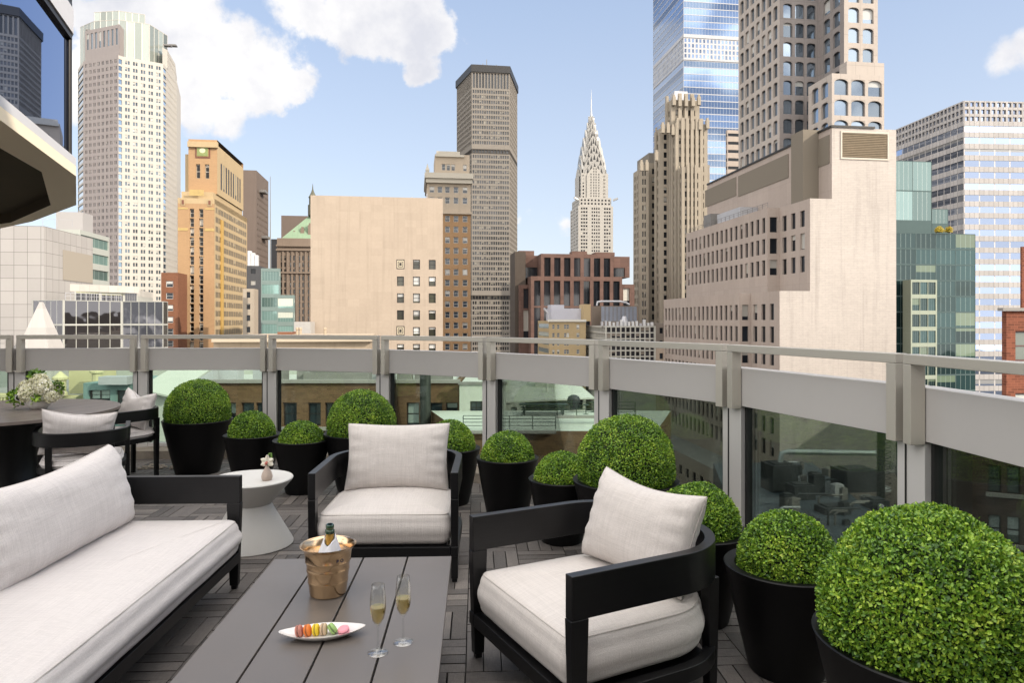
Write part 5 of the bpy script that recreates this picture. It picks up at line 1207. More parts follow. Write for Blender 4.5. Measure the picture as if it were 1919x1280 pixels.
for x_, lb in ((1760, 'yellow shrub on the teal office roof, left of two'), (1778, 'yellow shrub on the teal office roof, right of two')):
    me = leaf_cloud('shrub foliage', [yfl, core_m], 260, 1.0, .35, depth=.5, rng=np.random.default_rng(int(x_)), core=.6); o = bpy.data.objects.new('roof_shrub', me); COL.objects.link(o); q = on(x_, Yt+2); o.location = (q.x, q.y, zpx(432, Yt)+.3)
    tag(o, lb, 'shrub', 'yellow shrubs on the roof')
rib = pane_mat('lilac mirror glass', (.27, .33, .46), (.3, .3, .3), .05, .03, metal=.92, wave=.22, wscale=.06, mull=(13, .08, (.50, .47, .45)))
rw = stone('rosy ribbed spandrel', (.55, .52, .50), var=.05, panel='stack', bw=2.2, bh=30, joint=.55, mort=.12)
b = Bld('ribbed_mirror_tower', 'broad lilac mirror glass slab with rosy saw tooth floor bands at the right edge', rw, rib, frame=rw)
Yr = 300.; P0 = on(1806, Yr); rr_ = Vector((.998, .06)); P1 = P0+rr_*90; gd = Vector((-.095, .995)).normalized(); Dp = along(P0, gd, 1660); f = [P0, P1, P1+gd*Dp, P0+gd*Dp]
zt_ = zpx(188, Yr); cr2 = dict(pu=60, ww=59.9, pz=5.0, wh=2.75, top=1.3, d=.25, mu=.03, zmin=-50)
b.block(f, STREET, zt_-9.5, {0: cr2, 3: cr2}, roof=False)
lv = dict(pu=2.4, ww=1.6, pz=3.1, wh=1.9, top=.6, d=.6, mu=.2)
b.block(f, zt_-9.5, zt_, {0: lv, 3: lv}); b.finish()
m = M()
# red brick building at the right edge: upper corner and lower wing
rbk = stone('deep red brick', (.24, .085, .05), var=.18, stain=.25, panel='brick', bw=.42, bh=.15, joint=1.5, mort=.014, tone=(.7, 1.15)); drk = stone('blackish brick', (.085, .055, .045), var=.15, panel='brick', bw=.42, bh=.15, joint=1.3, mort=.014, tone=(.8, 1.1))
limes = stone('grey sill stone', (.35, .33, .31), var=.1); frm = plain('dark red window frame', (.10, .04, .035), .5)
b = Bld('red_brick_building', 'near red brick building with stone coping at the right edge', rbk, pane_mat('brick house pane', (.12, .14, .12), (.55, .58, .55), .75, .08), frame=frm, kind='sash')
Yr2 = 40.; f = foot(1886, 2100, Yr2, side=1877.5, corner='l'); A = f[0]; cc = [(along(A, RX, a), along(A, RX, a+34)) for a in (1903, 1953, 2003)]
b.block(f, -9., zpx(583, Yr2), {0: dict(cols=cc, pz=3.6, wh=1.75, top=1.15, d=.2, sill=1, kind='sash')}, roof=True)
m = M(); q = foot(1880, 2110, Yr2-.25, depth=.4, corner='l'); m.prism(q, zpx(583, Yr2)+.005, zpx(577, Yr2)); b.part('coping', m, limes)
f5 = foot(1915, 2100, 46., side=1912, corner='l'); b.block(f5, zpx(583, Yr2), zpx(462, 46), {})
b.finish([limes])
Yd = 33.; 
b = Bld('dark_brick_building', 'blackish brick building with pairs of sash windows seen through the rightmost glass', drk, pane_mat('dark house pane', (.10, .13, .12), (.50, .56, .56), .8, .08), frame=dark_trim, kind='sash')
P0 = on(1822, Yd); dd = Vector((.92, -.40)).normalized(); P1 = P0+dd*14; cc = [(along(P0, dd, 1852), along(P0, dd, 1876)), (along(P0, dd, 1887), along(P0, dd, 1912)), (5.6, 6.5), (6.9, 7.8)]
b.block([P0, P1, P1+Vector((6, 12)), P0+Vector((6, 14))], STREET, zpx(800, Yd), {0: dict(cols=cc, pz=2.35, wh=1.30, top=1.75, d=.18, sill=1, kind='sash', zmin=-22)}); b.finish([limes])

# ================================================================ low rooftops just over and behind the railing
tan_r = stone('tan roof edge', (.52, .42, .31), var=.1, stain=.3); brk = stone('brown brick', (.17, .10, .055), var=.15, stain=.25, panel='brick', bw=.42, bh=.16, joint=1.25, mort=.015, tone=(.75, 1.15))
grn_w = stone('pale green render', (.54, .555, .50), var=.07, stain=.2); pane_g = pane_mat('dark house glass', (.02, .03, .035), (.3, .36, .34), .5, .05)
b = Bld('brick_tenement', 'long brown brick building with dark windows and stone band behind the balustrade glass', brk, pane_g, frame=dark_trim, kind='sash', roof=roof_lt)
Yk = 55.; A = on(230, Yk); Bk = on(860, Yk); zt_ = zpx(718, Yk)
cc = [((a-230)/F*Yk, (a-230+w_)/F*Yk) for a, w_ in ((300, 24), (345, 24), (392, 24), (430, 12), (452, 24), (480, 18), (530, 26), (577, 24), (609, 24), (655, 26), (705, 26), (762, 24), (806, 23), (836, 22))]
b.block([A, Bk, Bk+Vector((0, 14)), A+Vector((0, 14))], STREET, zt_, {0: dict(cols=cc, pz=3.4, wh=1.85, top=1.55, d=.35, n=1)}, par=.3)
m = M(); m.prism([A+Vector((-.1, -.25)), Bk+Vector((.1, -.25)), Bk+Vector((.1, .2)), A+Vector((-.1, .2))], zt_+.01, zt_+.28); b.part('stone_coping', m, limes)
zl = zpx(800, Yk); m = M(); m.prism([A+Vector((0, -.35)), Bk+Vector((0, -.35)), Bk+Vector((0, -.01)), A+Vector((0, -.01))], zl-.25, zl); b.part('stone_band', m, limes)
for x_, w_, h_, y_ in ((470, 1.4, 1.2, 3), (492, 1.2, 1.1, 4), (370, 2.2, 1.5, 6), (560, 3, 1.0, 5), (610, 5.5, .9, 4), (690, 1.6, 1.4, 6), (800, 3.2, 1.0, 5), (745, 1.2, 1.8, 4), (335, 1.8, 1.0, 5)):
    q = on(x_, Yk)+Vector((0, y_)); m = M(); m.box(q.x, q.y, zt_-.3+h_/2, w_, 1.4, h_); m.box(q.x, q.y, zt_-.3+h_+.06, w_*.8, 1.1, .1); b.part('rooftop_unit', m, random.choice([mech, mech_lt, mech]))
b.finish()
m = M(); q = on(797, Yk-2); m.tube([(q.x, q.y, STREET), (q.x, q.y, zpx(703, Yk-2)+.6)], .42, 20); tag(m.build('flue_pipe', plain('dark flue metal', (.045, .05, .045), .45, .5, var=.3, vscale=1), smooth=50), 'dark round flue pipe standing in front of the brown brick building', 'flue')
# pale green penthouse and its terrace
b = Bld('green_penthouse', 'pale green rendered wall with one tall dark window right of the brick building', grn_w, pane_g, frame=dark_trim, kind='grid', roof=roof_lt)
A = on(861, 54.); B1 = on(948, 54.)
b.block([A, B1, B1+Vector((0, 10)), A+Vector((0, 10))], STREET, zpx(721, 54), {0: dict(cols=[(20/F*54, 43/F*54)], pz=99, wh=38/F*54, top=31/F*54, d=.25)})
m = M(); m.prism([A+Vector((-.1, -.15)), B1+Vector((.1, -.15)), B1+Vector((.1, .1)), A+Vector((-.1, .1))], zpx(721, 54)+.01, zpx(718, 54)+.1); b.part('coping', m, mech); b.finish()
b = Bld('terrace_cottage', 'pale green rooftop cottage with sloping roof, door and flue behind the centre glass', grn_w, pane_g, frame=dark_trim, kind='sash', roof=roof_lt)
Yt2 = 60.; A = on(946, Yt2-4); B1 = on(985, Yt2); B0 = on(984, Yt2-4); C1 = on(1098, Yt2); ze = zpx(745, Yt2); zf = zpx(778, Yt2)
b.block([A, B0, B1+Vector((0, .0)), C1, C1+Vector((0, 9)), A+Vector((0, 13))], STREET, ze, {0: dict(cols=[(.5, .95)], pz=99, wh=.85, top=.35, d=.12), 2: dict(cols=[(along(B1, Vector((1, 0)), 1075), along(B1, Vector((1, 0)), 1092))], pz=99, wh=.85, top=.2, d=.12)}, roof=False)
m = M(); A_, C_ = A+Vector((-.4, -.5)), C1+Vector((.6, -.5)); hgt = zpx(708, Yt2+6); m.prism([A_, Vector((C_.x, A_.y+3.2)), C_+Vector((-1.5, 7)), A_+Vector((.5, 10.))], [ze+.01, ze+.01, hgt, hgt], [ze+.14, ze+.14, hgt+.13, hgt+.13]); b.part('sloping_roof', m, stone('pale green roofing', (.55, .565, .51), stain=.25))
for x_, z_ in ((1005, ze+.7), (1018, ze+.7)): pass
m = M(); q = on(1003, Yt2+1.2); m.prism([q, q+Vector((1.7, 0)), q+Vector((1.7, 1.3)), q+Vector((0, 1.3))], ze+.5, ze+1.45); b.part('skylight_box', m, grn_w)
dv = plain('white door', (.52, .52, .48), .6)
m = M(); q = B1+Vector((.2, -.04)); m.prism([q, q+Vector((1.0, 0)), q+Vector((1.0, .03)), q+Vector((0, .03))], zf, zf+1.05); b.part('door', m, dv)
m = M(); q = B1+Vector((1.15, -.04)); m.prism([q, q+Vector((.42, 0)), q+Vector((.42, .03)), q+Vector((0, .03))], zf+.2, zf+.55); m.prism([q, q+Vector((.42, 0)), q+Vector((.42, .03)), q+Vector((0, .03))], zf+.8, zf+1.05); b.part('door_window', m, dark_trim)
for x_, y_ in ((1025, 712), (1043, 743)):
    m = M(); q = on(x_, Yt2-.5); m.tube([(q.x, q.y, zf-.3), (q.x, q.y, zpx(y_, Yt2))], .11, 10); b.part('flue', m, plain('pale flue', (.5, .5, .47), .5), smooth=50)
b.finish()
# roof terrace slab with brick parapet, table, benches, grill and rails
ter = Bld('roof_terrace_building', 'brown brick building carrying the pale roof terrace behind the centre glass', brk, pane_dark, roof=stone('pale terrace paving', (.55, .58, .52), var=.08, stain=.1))
A = on(862, 44.); C1 = on(1230, 44.); zpt = zpx(808, 44); 
ter.block([A, C1, C1+Vector((3.2, 10)), A+Vector((-3.0, 10))], STREET, zpt, {})
for (px0, px1, Y_, zz) in ((862, 1042, 43.5, zpt-.02), (1043, 1200, 47, zpt+.45)):
    m = M(); q0, q1 = on(px0, Y_), on(px1, Y_); m.prism([q0, q1, q1+Vector((0, .3)), q0+Vector((0, .3))], zz-.12+.05, zz+.1); ter.part('coping', m, limes)
ter.finish()
rl = plain('dark green rail', (.03, .045, .04), .5, .3)
def rail_run(label, pts, zb, h, nbar=4, step=1.3):
    m = M()
    for a, c in zip(pts[:-1], pts[1:]):
        a, c = Vector(a), Vector(c); L = (c-a).length; n = max(1, int(L/step))
        for i in range(n+1): q = a+(c-a)*i/n; m.bar((q.x, q.y, zb), (q.x, q.y, zb+h), .05)
        for i in range(nbar): z = zb+h*(i+1)/nbar; m.bar((a.x, a.y, z), (c.x, c.y, z), .035)
    tag(m.build('roof_railing', rl), label, 'railing', 'railings on the neighbouring roof terrace')
rail_run('dark green railing round the front left of the roof terrace', [on(868, 44.2), on(1041, 44.2)], zpt+.1, .85)
rail_run('dark green railing along the raised right part of the roof terrace', [on(1044, 47.2), on(1190, 47.2)], zpt+.56, .9)
m = M(); q = on(1018, 52.); m.box(q.x, q.y, zpt+.75, 3.4, .9, .06)
tb = thing('picnic_table', 'long dark patio table on the neighbouring roof terrace', 'table', (q.x, q.y, zpt)); m = M(); m.box(0, 0, .74, 3.6, .9, .06); m.build('table_top', rl, tb)
for sx_ in (-1.5, 1.5):
    m = M(); m.box(sx_, 0, .355, .08, .7, .71); m.build('leg', rl, tb)
for sy_ in (-.75, .75):
    bn = thing('bench', 'dark bench on the %s side of the patio table' % ('near' if sy_ < 0 else 'far'), 'bench', (q.x, q.y+sy_, zpt), 0, 'benches at the patio table'); m = M(); m.box(0, 0, .44, 3.4, .3, .05); m.build('seat', rl, bn)
    for sx_ in (-1.4, 1.4): m = M(); m.box(sx_, 0, .207, .07, .26, .414); m.build('leg', rl, bn)
q = on(1075, 54.); m = M(); m.lathe([(.30, 0), (.32, .35), (.48, .55), (.50, .8), (.42, 1.0), (.2, 1.12), (.001, 1.15)], 14, (q.x, q.y, zpt+.1)); tag(m.build('covered_grill', plain('black grill cover', (.012, .014, .016), .6, bump=.5, bscale=5), smooth=50), 'black covered grill on the neighbouring roof terrace', 'grill')
for k, (x_, Y_) in enumerate(((1098, 52.), (1112, 53.5))):
    q = on(x_, Y_); ch = thing('patio_stool', ('left' if k == 0 else 'right')+' dark stool near the end of the neighbouring terrace', 'stool', (q.x, q.y, zpt), 0, 'stools on the neighbouring terrace'); m = M(); m.lathe([(.001, .70), (.22, .70), (.22, .74), (.001, .74)], 14); m.build('seat', rl, ch)
    m = M(); m.lathe([(.2, 0), (.2, .02), (.03, .04), (.03, .69)], 12); m.build('base', rl, ch)
# tan and brick low roofs just above the rail (centre left)
b, f = simple('tan_roofed_building', 'low tan building with wide flat eaves just above the handrail', 400, 690, 92., 640, tan_r, pane_dark, {}, depth=16, fin=False, roof=tan_r)
m = M(); q = foot(396, 697, 91.2, depth=17, corner='r'); m.prism(q, zpx(640, 92)+.01, zpx(634, 92)); b.part('eaves', m, stone('weathered eaves', (.55, .47, .36), stain=.4))
m = M(); q = foot(470, 700, 96., depth=8, corner='r'); m.prism(q, zpx(634, 92)+.02, zpx(628, 92)); b.part('upper_roof', m, tan_r)
for x_ in (557, 563, 609): m = M(); q = on(x_, 94.); m.lathe([(.22, 0), (.18, 1.1), (.26, 1.15), (.2, 1.4), (.02, 1.45)], 8, (q.x, q.y, zpx(634, 92))); b.part('chimney_pot', m, tan_r)
b.finish()
simple('small_brick_stair_house', 'little red brick stair house in front of the green glass office', 520, 546, 96., 622, stone('red brick', (.26, .115, .065)), pane_dark, {}, depth=4)
simple('white_stair_house', 'little white rendered house beside the foot of the marble slab', 551, 582, 140., 603, stone('white render', (.55, .53, .50)), pane_dark, {}, depth=6)
# low cream building, grey house and white gridded office (centre)
yel = stone('yellow cream brick', (.56, .43, .25), var=.08, stain=.2); grg = pane_mat('green ribbon pane', (.10, .14, .11), (.5, .52, .42), .4, .08, mull=(10, .06, (.4, .4, .34)))
b = Bld('cream_building', 'low cream yellow building with a white roof house above the handrail', yel, [pane_mat('cream sash pane', (.05, .06, .07), (.5, .5, .46), .4, .08), grg], frame=plain('cream sash', (.55, .52, .45), .6), kind='sash')
f = foot(1029, 1098, 178., side=1008, corner='l'); A = f[0]
cc = [(along(A, RX, a), along(A, RX, c_)) for a, c_ in ((1035, 1039.5), (1044, 1048.5), (1057, 1061.5), (1062, 1066.5), (1080.5, 1086))]
b.block(f, STREET, zpx(601, 178), {0: dict(cols=cc, pz=2.15, wh=1.15, top=1.0, d=.2, zmin=zpx(680, 178)), 3: dict(pu=40, ww=39, mu=.3, pz=2.15, wh=1.2, top=.8, d=.15, zmin=zpx(680, 178), pane=1, kind='plain')})
m = M(); q = foot(1027, 1099, 177.5, depth=.8, corner='l'); m.prism(q, zpx(603, 178), zpx(599, 178)+.02); b.part('coping', m, plain('white coping', (.6, .58, .52), .7))
m = M(); q = foot(1033, 1091, 184., depth=7, corner='l'); m.prism(q, zpx(601, 178), zpx(578, 184)); m.prism([q[0]+GY*.5, q[0]+RX*3.6+GY*.5, q[0]+RX*3.6+GY*5, q[0]+GY*5], zpx(578, 184), zpx(571, 184)); b.part('roof_house', m, plain('pale lilac render', (.45, .45, .50), .8, var=.1, vscale=.5))
m = M(); q = on(1028, 182.); m.tube([(q.x, q.y, zpx(600, 180)), (q.x, q.y, zpx(588, 180)), (q.x-1.0, q.y, zpx(580, 180)), (q.x-1.2, q.y, zpx(577, 180))], .28, 8); b.part('vent_pipe', m, mech_lt, smooth=60)
m = M(); q = foot(1094, 1107, 182., depth=5, corner='l'); m.prism(q, zpx(602, 178), zpx(570, 182)); b.part('stair_tower', m, yel); b.finish()
b = Bld('metal_plant_building', 'grey blue ribbed metal plant enclosure above the white gridded office', stone('dark brown render', (.28, .22, .17)), pane_dark)
f = foot(1126, 1196, 186., side=1108, corner='l'); b.block(f, STREET, zpx(573, 186), {})
for k in range(9):
    q0 = f[0]+RX*(k*1.11+.1)-GY*.1; m = M(); m.prism([q0, q0+RX*.95, q0+RX*.95+GY*.09, q0+GY*.09], zpx(602, 186), zpx(573, 186)-.2); b.part('metal_panel', m, plain('grey blue metal', (.25, .27, .32), .4, .5, var=.25, vscale=.3))
m = M(); q0 = f[0]-GY*.5; m.tube([(q0.x-1.2, q0.y, zpx(573, 186)), (q0.x-1.0, q0.y, zpx(566, 186)), (q0.x, q0.y, zpx(565, 186)), (q0.x+5, q0.y, zpx(565, 186)), (q0.x+6.5, q0.y, zpx(567, 186)), (q0.x+7.5, q0.y, zpx(571, 186))], .28, 8); b.part('duct', m, mech_lt, smooth=60)
b.finish()
wg = stone('white precast grid', (.60, .58, .52), var=.04)
b = Bld('gridded_office', 'low office with bold white window grid right above the handrail', wg, pane_mat('grid pane', (.02, .02, .025), (.28, .24, .2), .3, .1), frame=wg, kind='plain')
f = foot(1134, 1229, 168., side=1092, corner='l'); A = f[0]
pg = dict(pu=1.18, ww=.92, pz=1.45, wh=1.15, top=.35, d=.35, mu=.3, zmin=zpx(690, 168)); b.block(f, STREET, zpx(611, 168), {0: pg, 3: dict(pg, pu=1.5, ww=1.3)})
for k in range(14):
    q = on(1128+k*7.2, 170.); h_ = random.uniform(.6, 1.6); m = M(); m.box(q.x, q.y, zpx(611, 168)+h_/2, .5, 1.2, h_); b.part('cooling_unit', m, random.choice([mech_lt, plain('white metal', (.55, .55, .55), .5)]))
m = M(); q = on(1170, 171.); m.lathe([(1.3, 0), (.5, 2.3), (.45, 2.4)], 12, (q.x, q.y, zpx(611, 168))); b.part('exhaust_hood', m, mech_lt, smooth=40); b.finish()
simple('grey_link_building', 'plain brown grey wall between the gridded office and the stepped beige block', 1229, 1262, 190., 606, stone('brown grey stone', (.30, .25, .21), stain=.4), pane_dark, {0: dict(pu=2.4, ww=1.2, pz=3.5, wh=1.6, top=1.2, zmin=-20)}, depth=20, corner='l')
simple('striped_block', 'small pale block with dark stripes between the glass skyscraper and the arched tower', 1363, 1420, 420., 243, stone('pale tan', (.50, .42, .36)), pane_dark, {0: dict(pu=60, ww=59, pz=5, wh=1.8, top=2., mu=.3), 3: dict(pu=60, ww=59, pz=5, wh=1.8, top=2., mu=.3)}, side=1360, depth=None, corner='l')
# yellow classical building, low green roofs (left, behind the glass)
ycl = stone('pale yellow stone', (.66, .60, .36), var=.06, stain=.12); tealr = stone('teal grey roofing', (.22, .33, .32), var=.12, stain=.3)
b = Bld('classical_building', 'pale yellow classical building with chimney pots behind the glass at the left', ycl, pane_mat('pale sash', (.3, .3, .18), (.5, .48, .3), .3, .2), frame=ycl, kind='sash')
Yy = 48.; A = on(-60, Yy); B1 = on(147, Yy-2)
b.block([A, B1, B1+Vector((0, 8)), A+Vector((0, 10))], STREET, zpx(735, Yy), {0: dict(cols=[(5.6, 5.9), (6.1, 6.4)], pz=99, wh=.8, top=.3, d=.1)})
q = on(129, Yy-1); m = M(); m.prism([q, q+Vector((1.5, 0)), q+Vector((1.5, 3)), q+Vector((0, 3))], zpx(735, Yy), zpx(693, Yy)); b.part('gable', m, ycl)
for x_, s_ in ((113, 1.), (182, .9)):
    m = M(); q = on(x_, Yy-2.2); z_ = zpx(735 if x_ < 150 else 720, Yy); m.lathe([(.42*s_, 0), (.42*s_, .2), (.34*s_, .25), (.34*s_, 1.0*s_), (.48*s_, 1.05*s_), (.48*s_, 1.2*s_), (.3*s_, 1.35*s_), (.05, 1.6*s_)], 10, (q.x, q.y, z_)); b.part('chimney_pot', m, ycl, smooth=25)
m = M(); z_ = zpx(737, Yy); a = A+Vector((0, -.2))
m.prism([A+Vector((0, -.25)), B1+Vector((0, -.25)), B1+Vector((0, -.01)), A+Vector((0, -.01))], z_-.2, z_-.02)
for k in range(34): q = A+(B1-A)*(k+.5)/34+Vector((0, -.2)); m.box(q.x, q.y, z_-.33, .1, .2, .22)
b.part('cornice', m, ycl); b.finish()
b = Bld('teal_roof_house', 'low teal grey roof house with dark shed front behind the glass at the left', tealr, pane_g, frame=dark_trim, kind='grid', roof=tealr)
A = on(156, 44.); B1 = on(262, 44.); b.block([A, B1, B1+Vector((0, 6)), A+Vector((0, 6))], STREET, zpx(718, 44), {0: dict(cols=[(.35, 1.7), (2.1, 3.2)], pz=99, wh=.9, top=.45, d=.2)})
m = M(); q = on(190, 43.8); m.box(q.x+1, q.y, zpx(712, 44), 1.8, 1., .5); b.part('roof_vent', m, mech_lt)
b.finish()
b = Bld('slate_roof_house', 'pale green gabled roof house left of the tall planter', grn_w, pane_g, frame=dark_trim, roof=tealr)
A = on(276, 38.); B1 = on(318, 38.); b.block([A, B1, B1+Vector((0, 6)), A+Vector((0, 6))], STREET, zpx(742, 38), {}, roof=False)
m = M(); z_ = zpx(742, 38); q0, q1 = A+Vector((-.3, -.5)), B1+Vector((.3, -.5)); m.prism([q0, q1, q1+Vector((0, 7)), q0+Vector((0, 7))], [z_-.05+.4, z_-.05, z_+1.5, z_+1.9], [z_+.45, z_+.05, z_+1.6, z_+2.]); b.part('sloping_roof', m, stone('pale green roofing', (.55, .565, .51))); b.finish()
b = Bld('low_pale_roof_house', 'broad pale low roof behind the glass left of the brown brick building', grn_w, pane_g, roof=roof_lt)
A = on(-120, 68.); B1 = on(560, 68.); b.block([A, B1, B1+Vector((0, 20)), A+Vector((0, 20))], STREET, zpx(694, 68), {0: dict(pu=6, ww=2.2, pz=9, wh=1.1, top=.8, n=0)})
for k in range(9): q = on(20+k*62, 74.); m = M(); h_ = .6+.8*random.random(); m.box(q.x, q.y, zpx(694, 68)+h_/2, 1.2+2.5*random.random(), 1.5, h_); b.part('rooftop_unit', m, random.choice([mech, mech_lt, grn_w]))
b.finish()
# dark roof with ducts in the shaded court (right, behind the glass)
b = Bld('low_court_roof', 'dark low roof crowded with ducts below the blank brick wall', stone('dark roof wall', (.06, .065, .07)), pane_dark, roof=plain('dark blue grey roof', (.06, .075, .09), .5, var=.4, vscale=.5))  # roof in a mottled dark blue grey
A = on(1400, 62.); B1 = on(1720, 62.); zr = zpx(1030, 62); b.block([A, B1, B1+Vector((7, 38)), A+Vector((8, 38))], STREET, zr, {})
zq_ = zr
for x_, Y_, w_, d_, h_ in ((1460, 84, 3.2, 3, 3.2), (1500, 80, 2.6, 2, 1.6), (1530, 82, 1.4, 1.2, 2.2), (1600, 84, 4.2, 3, 2.6), (1560, 74, 3.0, 2, .7), (1640, 76, 2, 2, .9), (1500, 70, 3, 2, .7), (1475, 76, 1.2, 1.2, 1.4)):
    q = on(x_, Y_); m = M(); m.box(q.x, q.y, zq_+h_/2, w_, d_, h_, GA); m.box(q.x, q.y, zq_+h_+.08, w_*.7, d_*.7, .15, GA); b.part('rooftop_unit', m, plain('dark duct metal', (.045, .05, .055), .5, .4, var=.3, vscale=1))
for k in range(34):
    q = on(random.uniform(1430, 1690), random.uniform(66, 96)); m = M(); w_ = random.uniform(.4, 1.3); h_ = random.uniform(.3, 1.5)
    if k % 3: m.box(q.x, q.y, zq_+h_/2, w_, w_*.8, h_, GA+random.choice([0, .4])); m.box(q.x, q.y, zq_+h_+.05, w_*.6, w_*.5, .1, GA)
    else: m.tube([(q.x, q.y, zq_), (q.x, q.y, zq_+h_), (q.x+.4, q.y, zq_+h_+.3), (q.x+random.uniform(1, 4), q.y, zq_+h_+.3)], .12, 8)
    b.part('rooftop_unit' if k % 3 else 'pipe', m, random.choice([mech, mech_lt, MATS['dark duct metal']]))
q0, q1 = on(1462, 84.), on(1655, 84.); m = M(); m.tube([(q0.x, q0.y, zq_+3.2), (q0.x+.2, q0.y, zq_+4.4), (q0.x+1., q0.y, zq_+4.6), (q1.x, q1.y, zq_+4.4)], .33, 12); b.part('duct', m, plain('galvanised duct', (.35, .38, .38), .4, .6), smooth=60)
m = M(); q = on(1651, 80.); m.tube([(q.x, q.y, zq_), (q.x, q.y, zq_+8.2)], .42, 12)
for k in range(12): m.bar((q.x-.9, q.y-.5, zq_+k*.6), (q.x+.9, q.y-.5, zq_+(k+1)*.6), .06) ; m.bar((q.x+.9, q.y-.5, zq_+k*.6), (q.x-.9, q.y-.5, zq_+(k+1)*.6), .06)
b.part('stack', m, plain('dark flue metal', (.045, .05, .045), .45, .5), smooth=30)
b.finish()

b = Bld('side_block', 'brick block out of frame to the right whose roof shades the court', brk, pane_dark)
b.block([Vector((86, 15)), Vector((120, 15)), Vector((120, 112)), Vector((86, 112))], STREET, 3.6, {}); b.finish()
# ================================================================ our hotel: glazed bay overhead at the left, and the tower behind the viewer
HK = 2.0
def hp(px, py): Y = HK*F/(HZ-py); return Vector((ray(px)*Y, Y))          # points on the underside, HK above eye level
zs = EYE+HK
V1, V2, V3, V4, V5 = hp(0, 224), hp(142.5, 330), hp(143, 384), hp(60, 415), hp(0, 428)
V0 = V1+(V1-V2).normalized()*3.5
out = [V0, V1, V2, V3, V4, V5]; c_ = Vector((-15., 10.))
poly = out[1:]+[Vector((-16, 17)), Vector((-18, -2)), V0]
poly = [V0, V1, V2, V3, V4, V5, Vector((-14., 16.5)), Vector((-20, 14)), Vector((-20, 2))]
hotel = thing('hotel_bay', 'overhanging glazed hotel bay with white fascia and dark recessed soffit at the upper left', 'building', (-10, 8, zs)); hotel['_world'] = 1
fasm = plain('white painted fascia', (.60, .60, .62), .5, var=.03); creamm = plain('cream soffit plaster', (.88, .77, .58), .8, var=.03, vscale=.6); darks = plain('dark timber soffit', (.075, .058, .036), .8, 0, .08, var=.2, vscale=1)
fh = (330-296)/F*V2.y
m = M(); n = len(poly)
m.prism(poly, zs+.14, zs+fh, top=False, bottom=False); m.face([(*p_, zs+fh) for p_ in poly]); m.build('fascia', fasm, hotel)
inn = [c_+(p_-c_)*.80 for p_ in poly]
inn = [hp(-80, 225), hp(0, 277), hp(78, 322), hp(95, 384), hp(20, 417), hp(-60, 428), Vector((-15, 12.5)), Vector((-15, 6))]
cen = sum(inn, Vector((0, 0)))/len(inn)
m = M(); m.prism(poly, zs, zs+.139, top=False, bottom=False)
# underside ring between the outer edge and the recess, made as a strip fan
def strip(m, outer_, inner_, z):
    na, nb_ = len(outer_), len(inner_); 
    N = 60
    def samp(pl, t_):
        t_ = (t_ % 1)*len(pl); i = int(t_); f_ = t_-i; return pl[i]+(pl[(i+1) % len(pl)]-pl[i])*f_
    # angles from the centre keep the two loops matched
    def by_angle(pl, a):
        d = Vector((math.cos(a), math.sin(a))); best = None
        for i in range(len(pl)):
            p_, q_ = pl[i]-cen, pl[(i+1) % len(pl)]-cen; e = q_-p_; den = d.x*e.y-d.y*e.x
            if abs(den) < 1e-9: continue
            t1 = (p_.x*e.y-p_.y*e.x)/den; s1 = (p_.x*d.y-p_.y*d.x)/den
            if t1 > 0 and -1e-6 <= s1 <= 1+1e-6: best = t1 if best is None else max(best, t1)
        return cen+d*best
    angs = sorted(set([round(math.atan2((p_-cen).y, (p_-cen).x), 5) for p_ in outer_+inner_]+[2*math.pi*i/N-math.pi for i in range(N)]))
    for i in range(len(angs)):
        a, b2 = angs[i], angs[(i+1) % len(angs)]; o1, o2, i1, i2 = by_angle(outer_, a), by_angle(outer_, b2), by_angle(inner_, a), by_angle(inner_, b2)
        m.face([(*o2, z), (*o1, z), (*i1, z), (*i2, z)])
strip(m, poly, inn, zs); m.build('soffit', creamm, hotel)
m = M()
for i in range(len(inn)): j = (i+1) % len(inn); m.face([(*inn[i], zs+.001), (*inn[j], zs+.001), (*inn[j], zs+.20), (*inn[i], zs+.20)][::-1])
m.face([(*p_, zs+.20) for p_ in reversed(inn)]); m.build('soffit_recess', darks, hotel)
hg, t, p = material('blue hotel glass'); t.val(p.inputs['Base Color'], (.16, .26, .50)); p.inputs['Metallic'].default_value = 1.; p.inputs['Roughness'].default_value = .01
t.val(p.inputs['Normal'], t.bump(t.noise(t.coord('Object'), .5, 1, .4), .02, .05))
z0_, z1_ = zs+fh, zpx(75, V2.y); z0g = z0_+.02
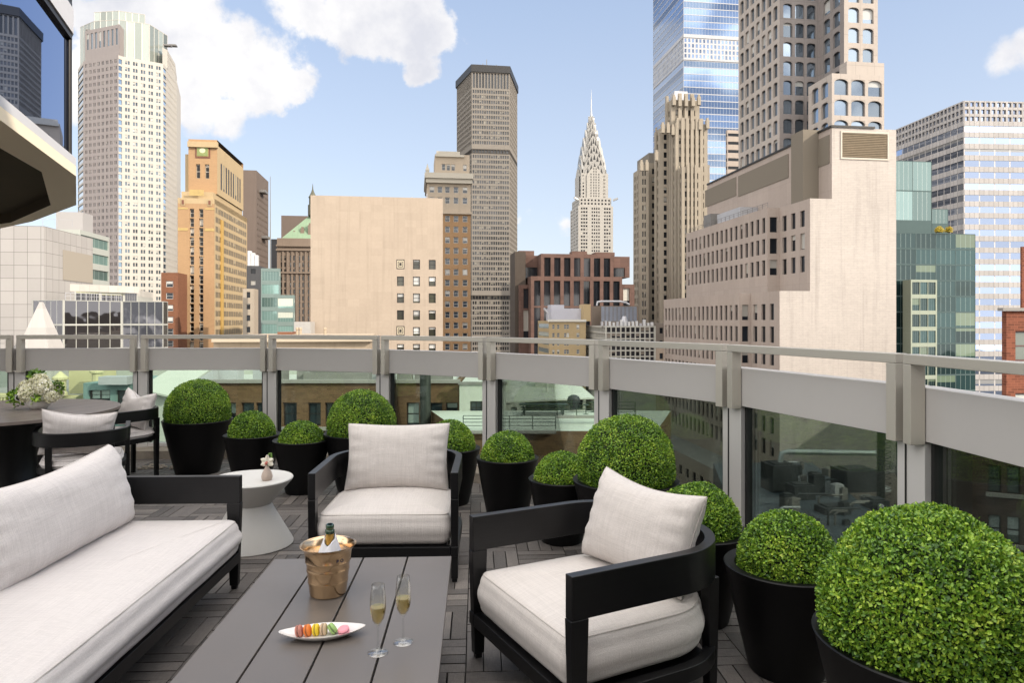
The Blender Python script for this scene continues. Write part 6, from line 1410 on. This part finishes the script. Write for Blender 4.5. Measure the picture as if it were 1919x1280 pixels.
g1 = [V0+Vector((-.10, 0)), V1+Vector((-.10, 0)), V2+Vector((-.09, -.02)), V3+Vector((-1.2, -.3)), V4+Vector((0, -.1)), V5]
def wallstrip(m, pts, za, zb2):
    for a, c2 in zip(pts[:-1], pts[1:]): m.face([(*a, za), (*c2, za), (*c2, zb2), (*a, zb2)])
m = M(); wallstrip(m, g1, z0_, z1_); m.build('glazing', hg, hotel)
m = M(); wallstrip(m, g1, z1_+.5, z1_+4.2); m.build('glazing', hg, hotel)
for (za, zb2, off, mt, nm) in ((z1_, z1_+.08, .05, dark_trim, 'dark_transom'), (z1_+.08, z1_+.42, .07, fasm, 'floor_band'), (z1_+.42, z1_+.5, .05, dark_trim, 'dark_transom')):
    m = M(); pts = [p_+Vector((off-.1+.1, 0)) for p_ in g1]
    m.prism([V0+Vector((off-.1, 0)), V1+Vector((off-.1, 0)), V2+Vector((off-.09, -.02)), V3+Vector((off-.6, 0)), V4, V5, Vector((-14, 16)), Vector((-19.5, 13.5)), Vector((-19.5, 3))], za, zb2); m.build(nm, mt, hotel)
m = M(); q = g1[2]; m.tube([(q.x+.02, q.y-.02, z0_), (q.x+.02, q.y-.02, z1_+4.2)], .035, 8); m.build('corner_mullion', dark_trim, hotel, smooth=50)
hw = stone('hotel limestone', (.66, .62, .56), panel='stack', bw=1.5, bh=.9, joint=.7)
b = Bld('hotel_tower', 'hotel tower the terrace belongs to, behind the viewer', hw, pane_dark, maxwin=100)
b.block([Vector((4.8, -34)), Vector((36, -34)), Vector((36, -5)), Vector((4.8, -5))], STREET, 16., {3: dict(pu=3.2, ww=1.8, pz=3.4, wh=2.0, top=1.0, zmin=0), 2: dict(pu=3.2, ww=1.8, pz=3.4, wh=2.0, top=1.0, zmin=0)})
b.block([Vector((-20, -14)), Vector((4.7, -14)), Vector((4.7, -3.2)), Vector((-20, -3.2))], STREET, 3.2, {2: dict(pu=3.2, ww=1.8, pz=3.4, wh=2.2, top=1.0, zmin=0)})
b.finish()
for o in bpy.data.objects:
    if '_world' in o: del o['_world']
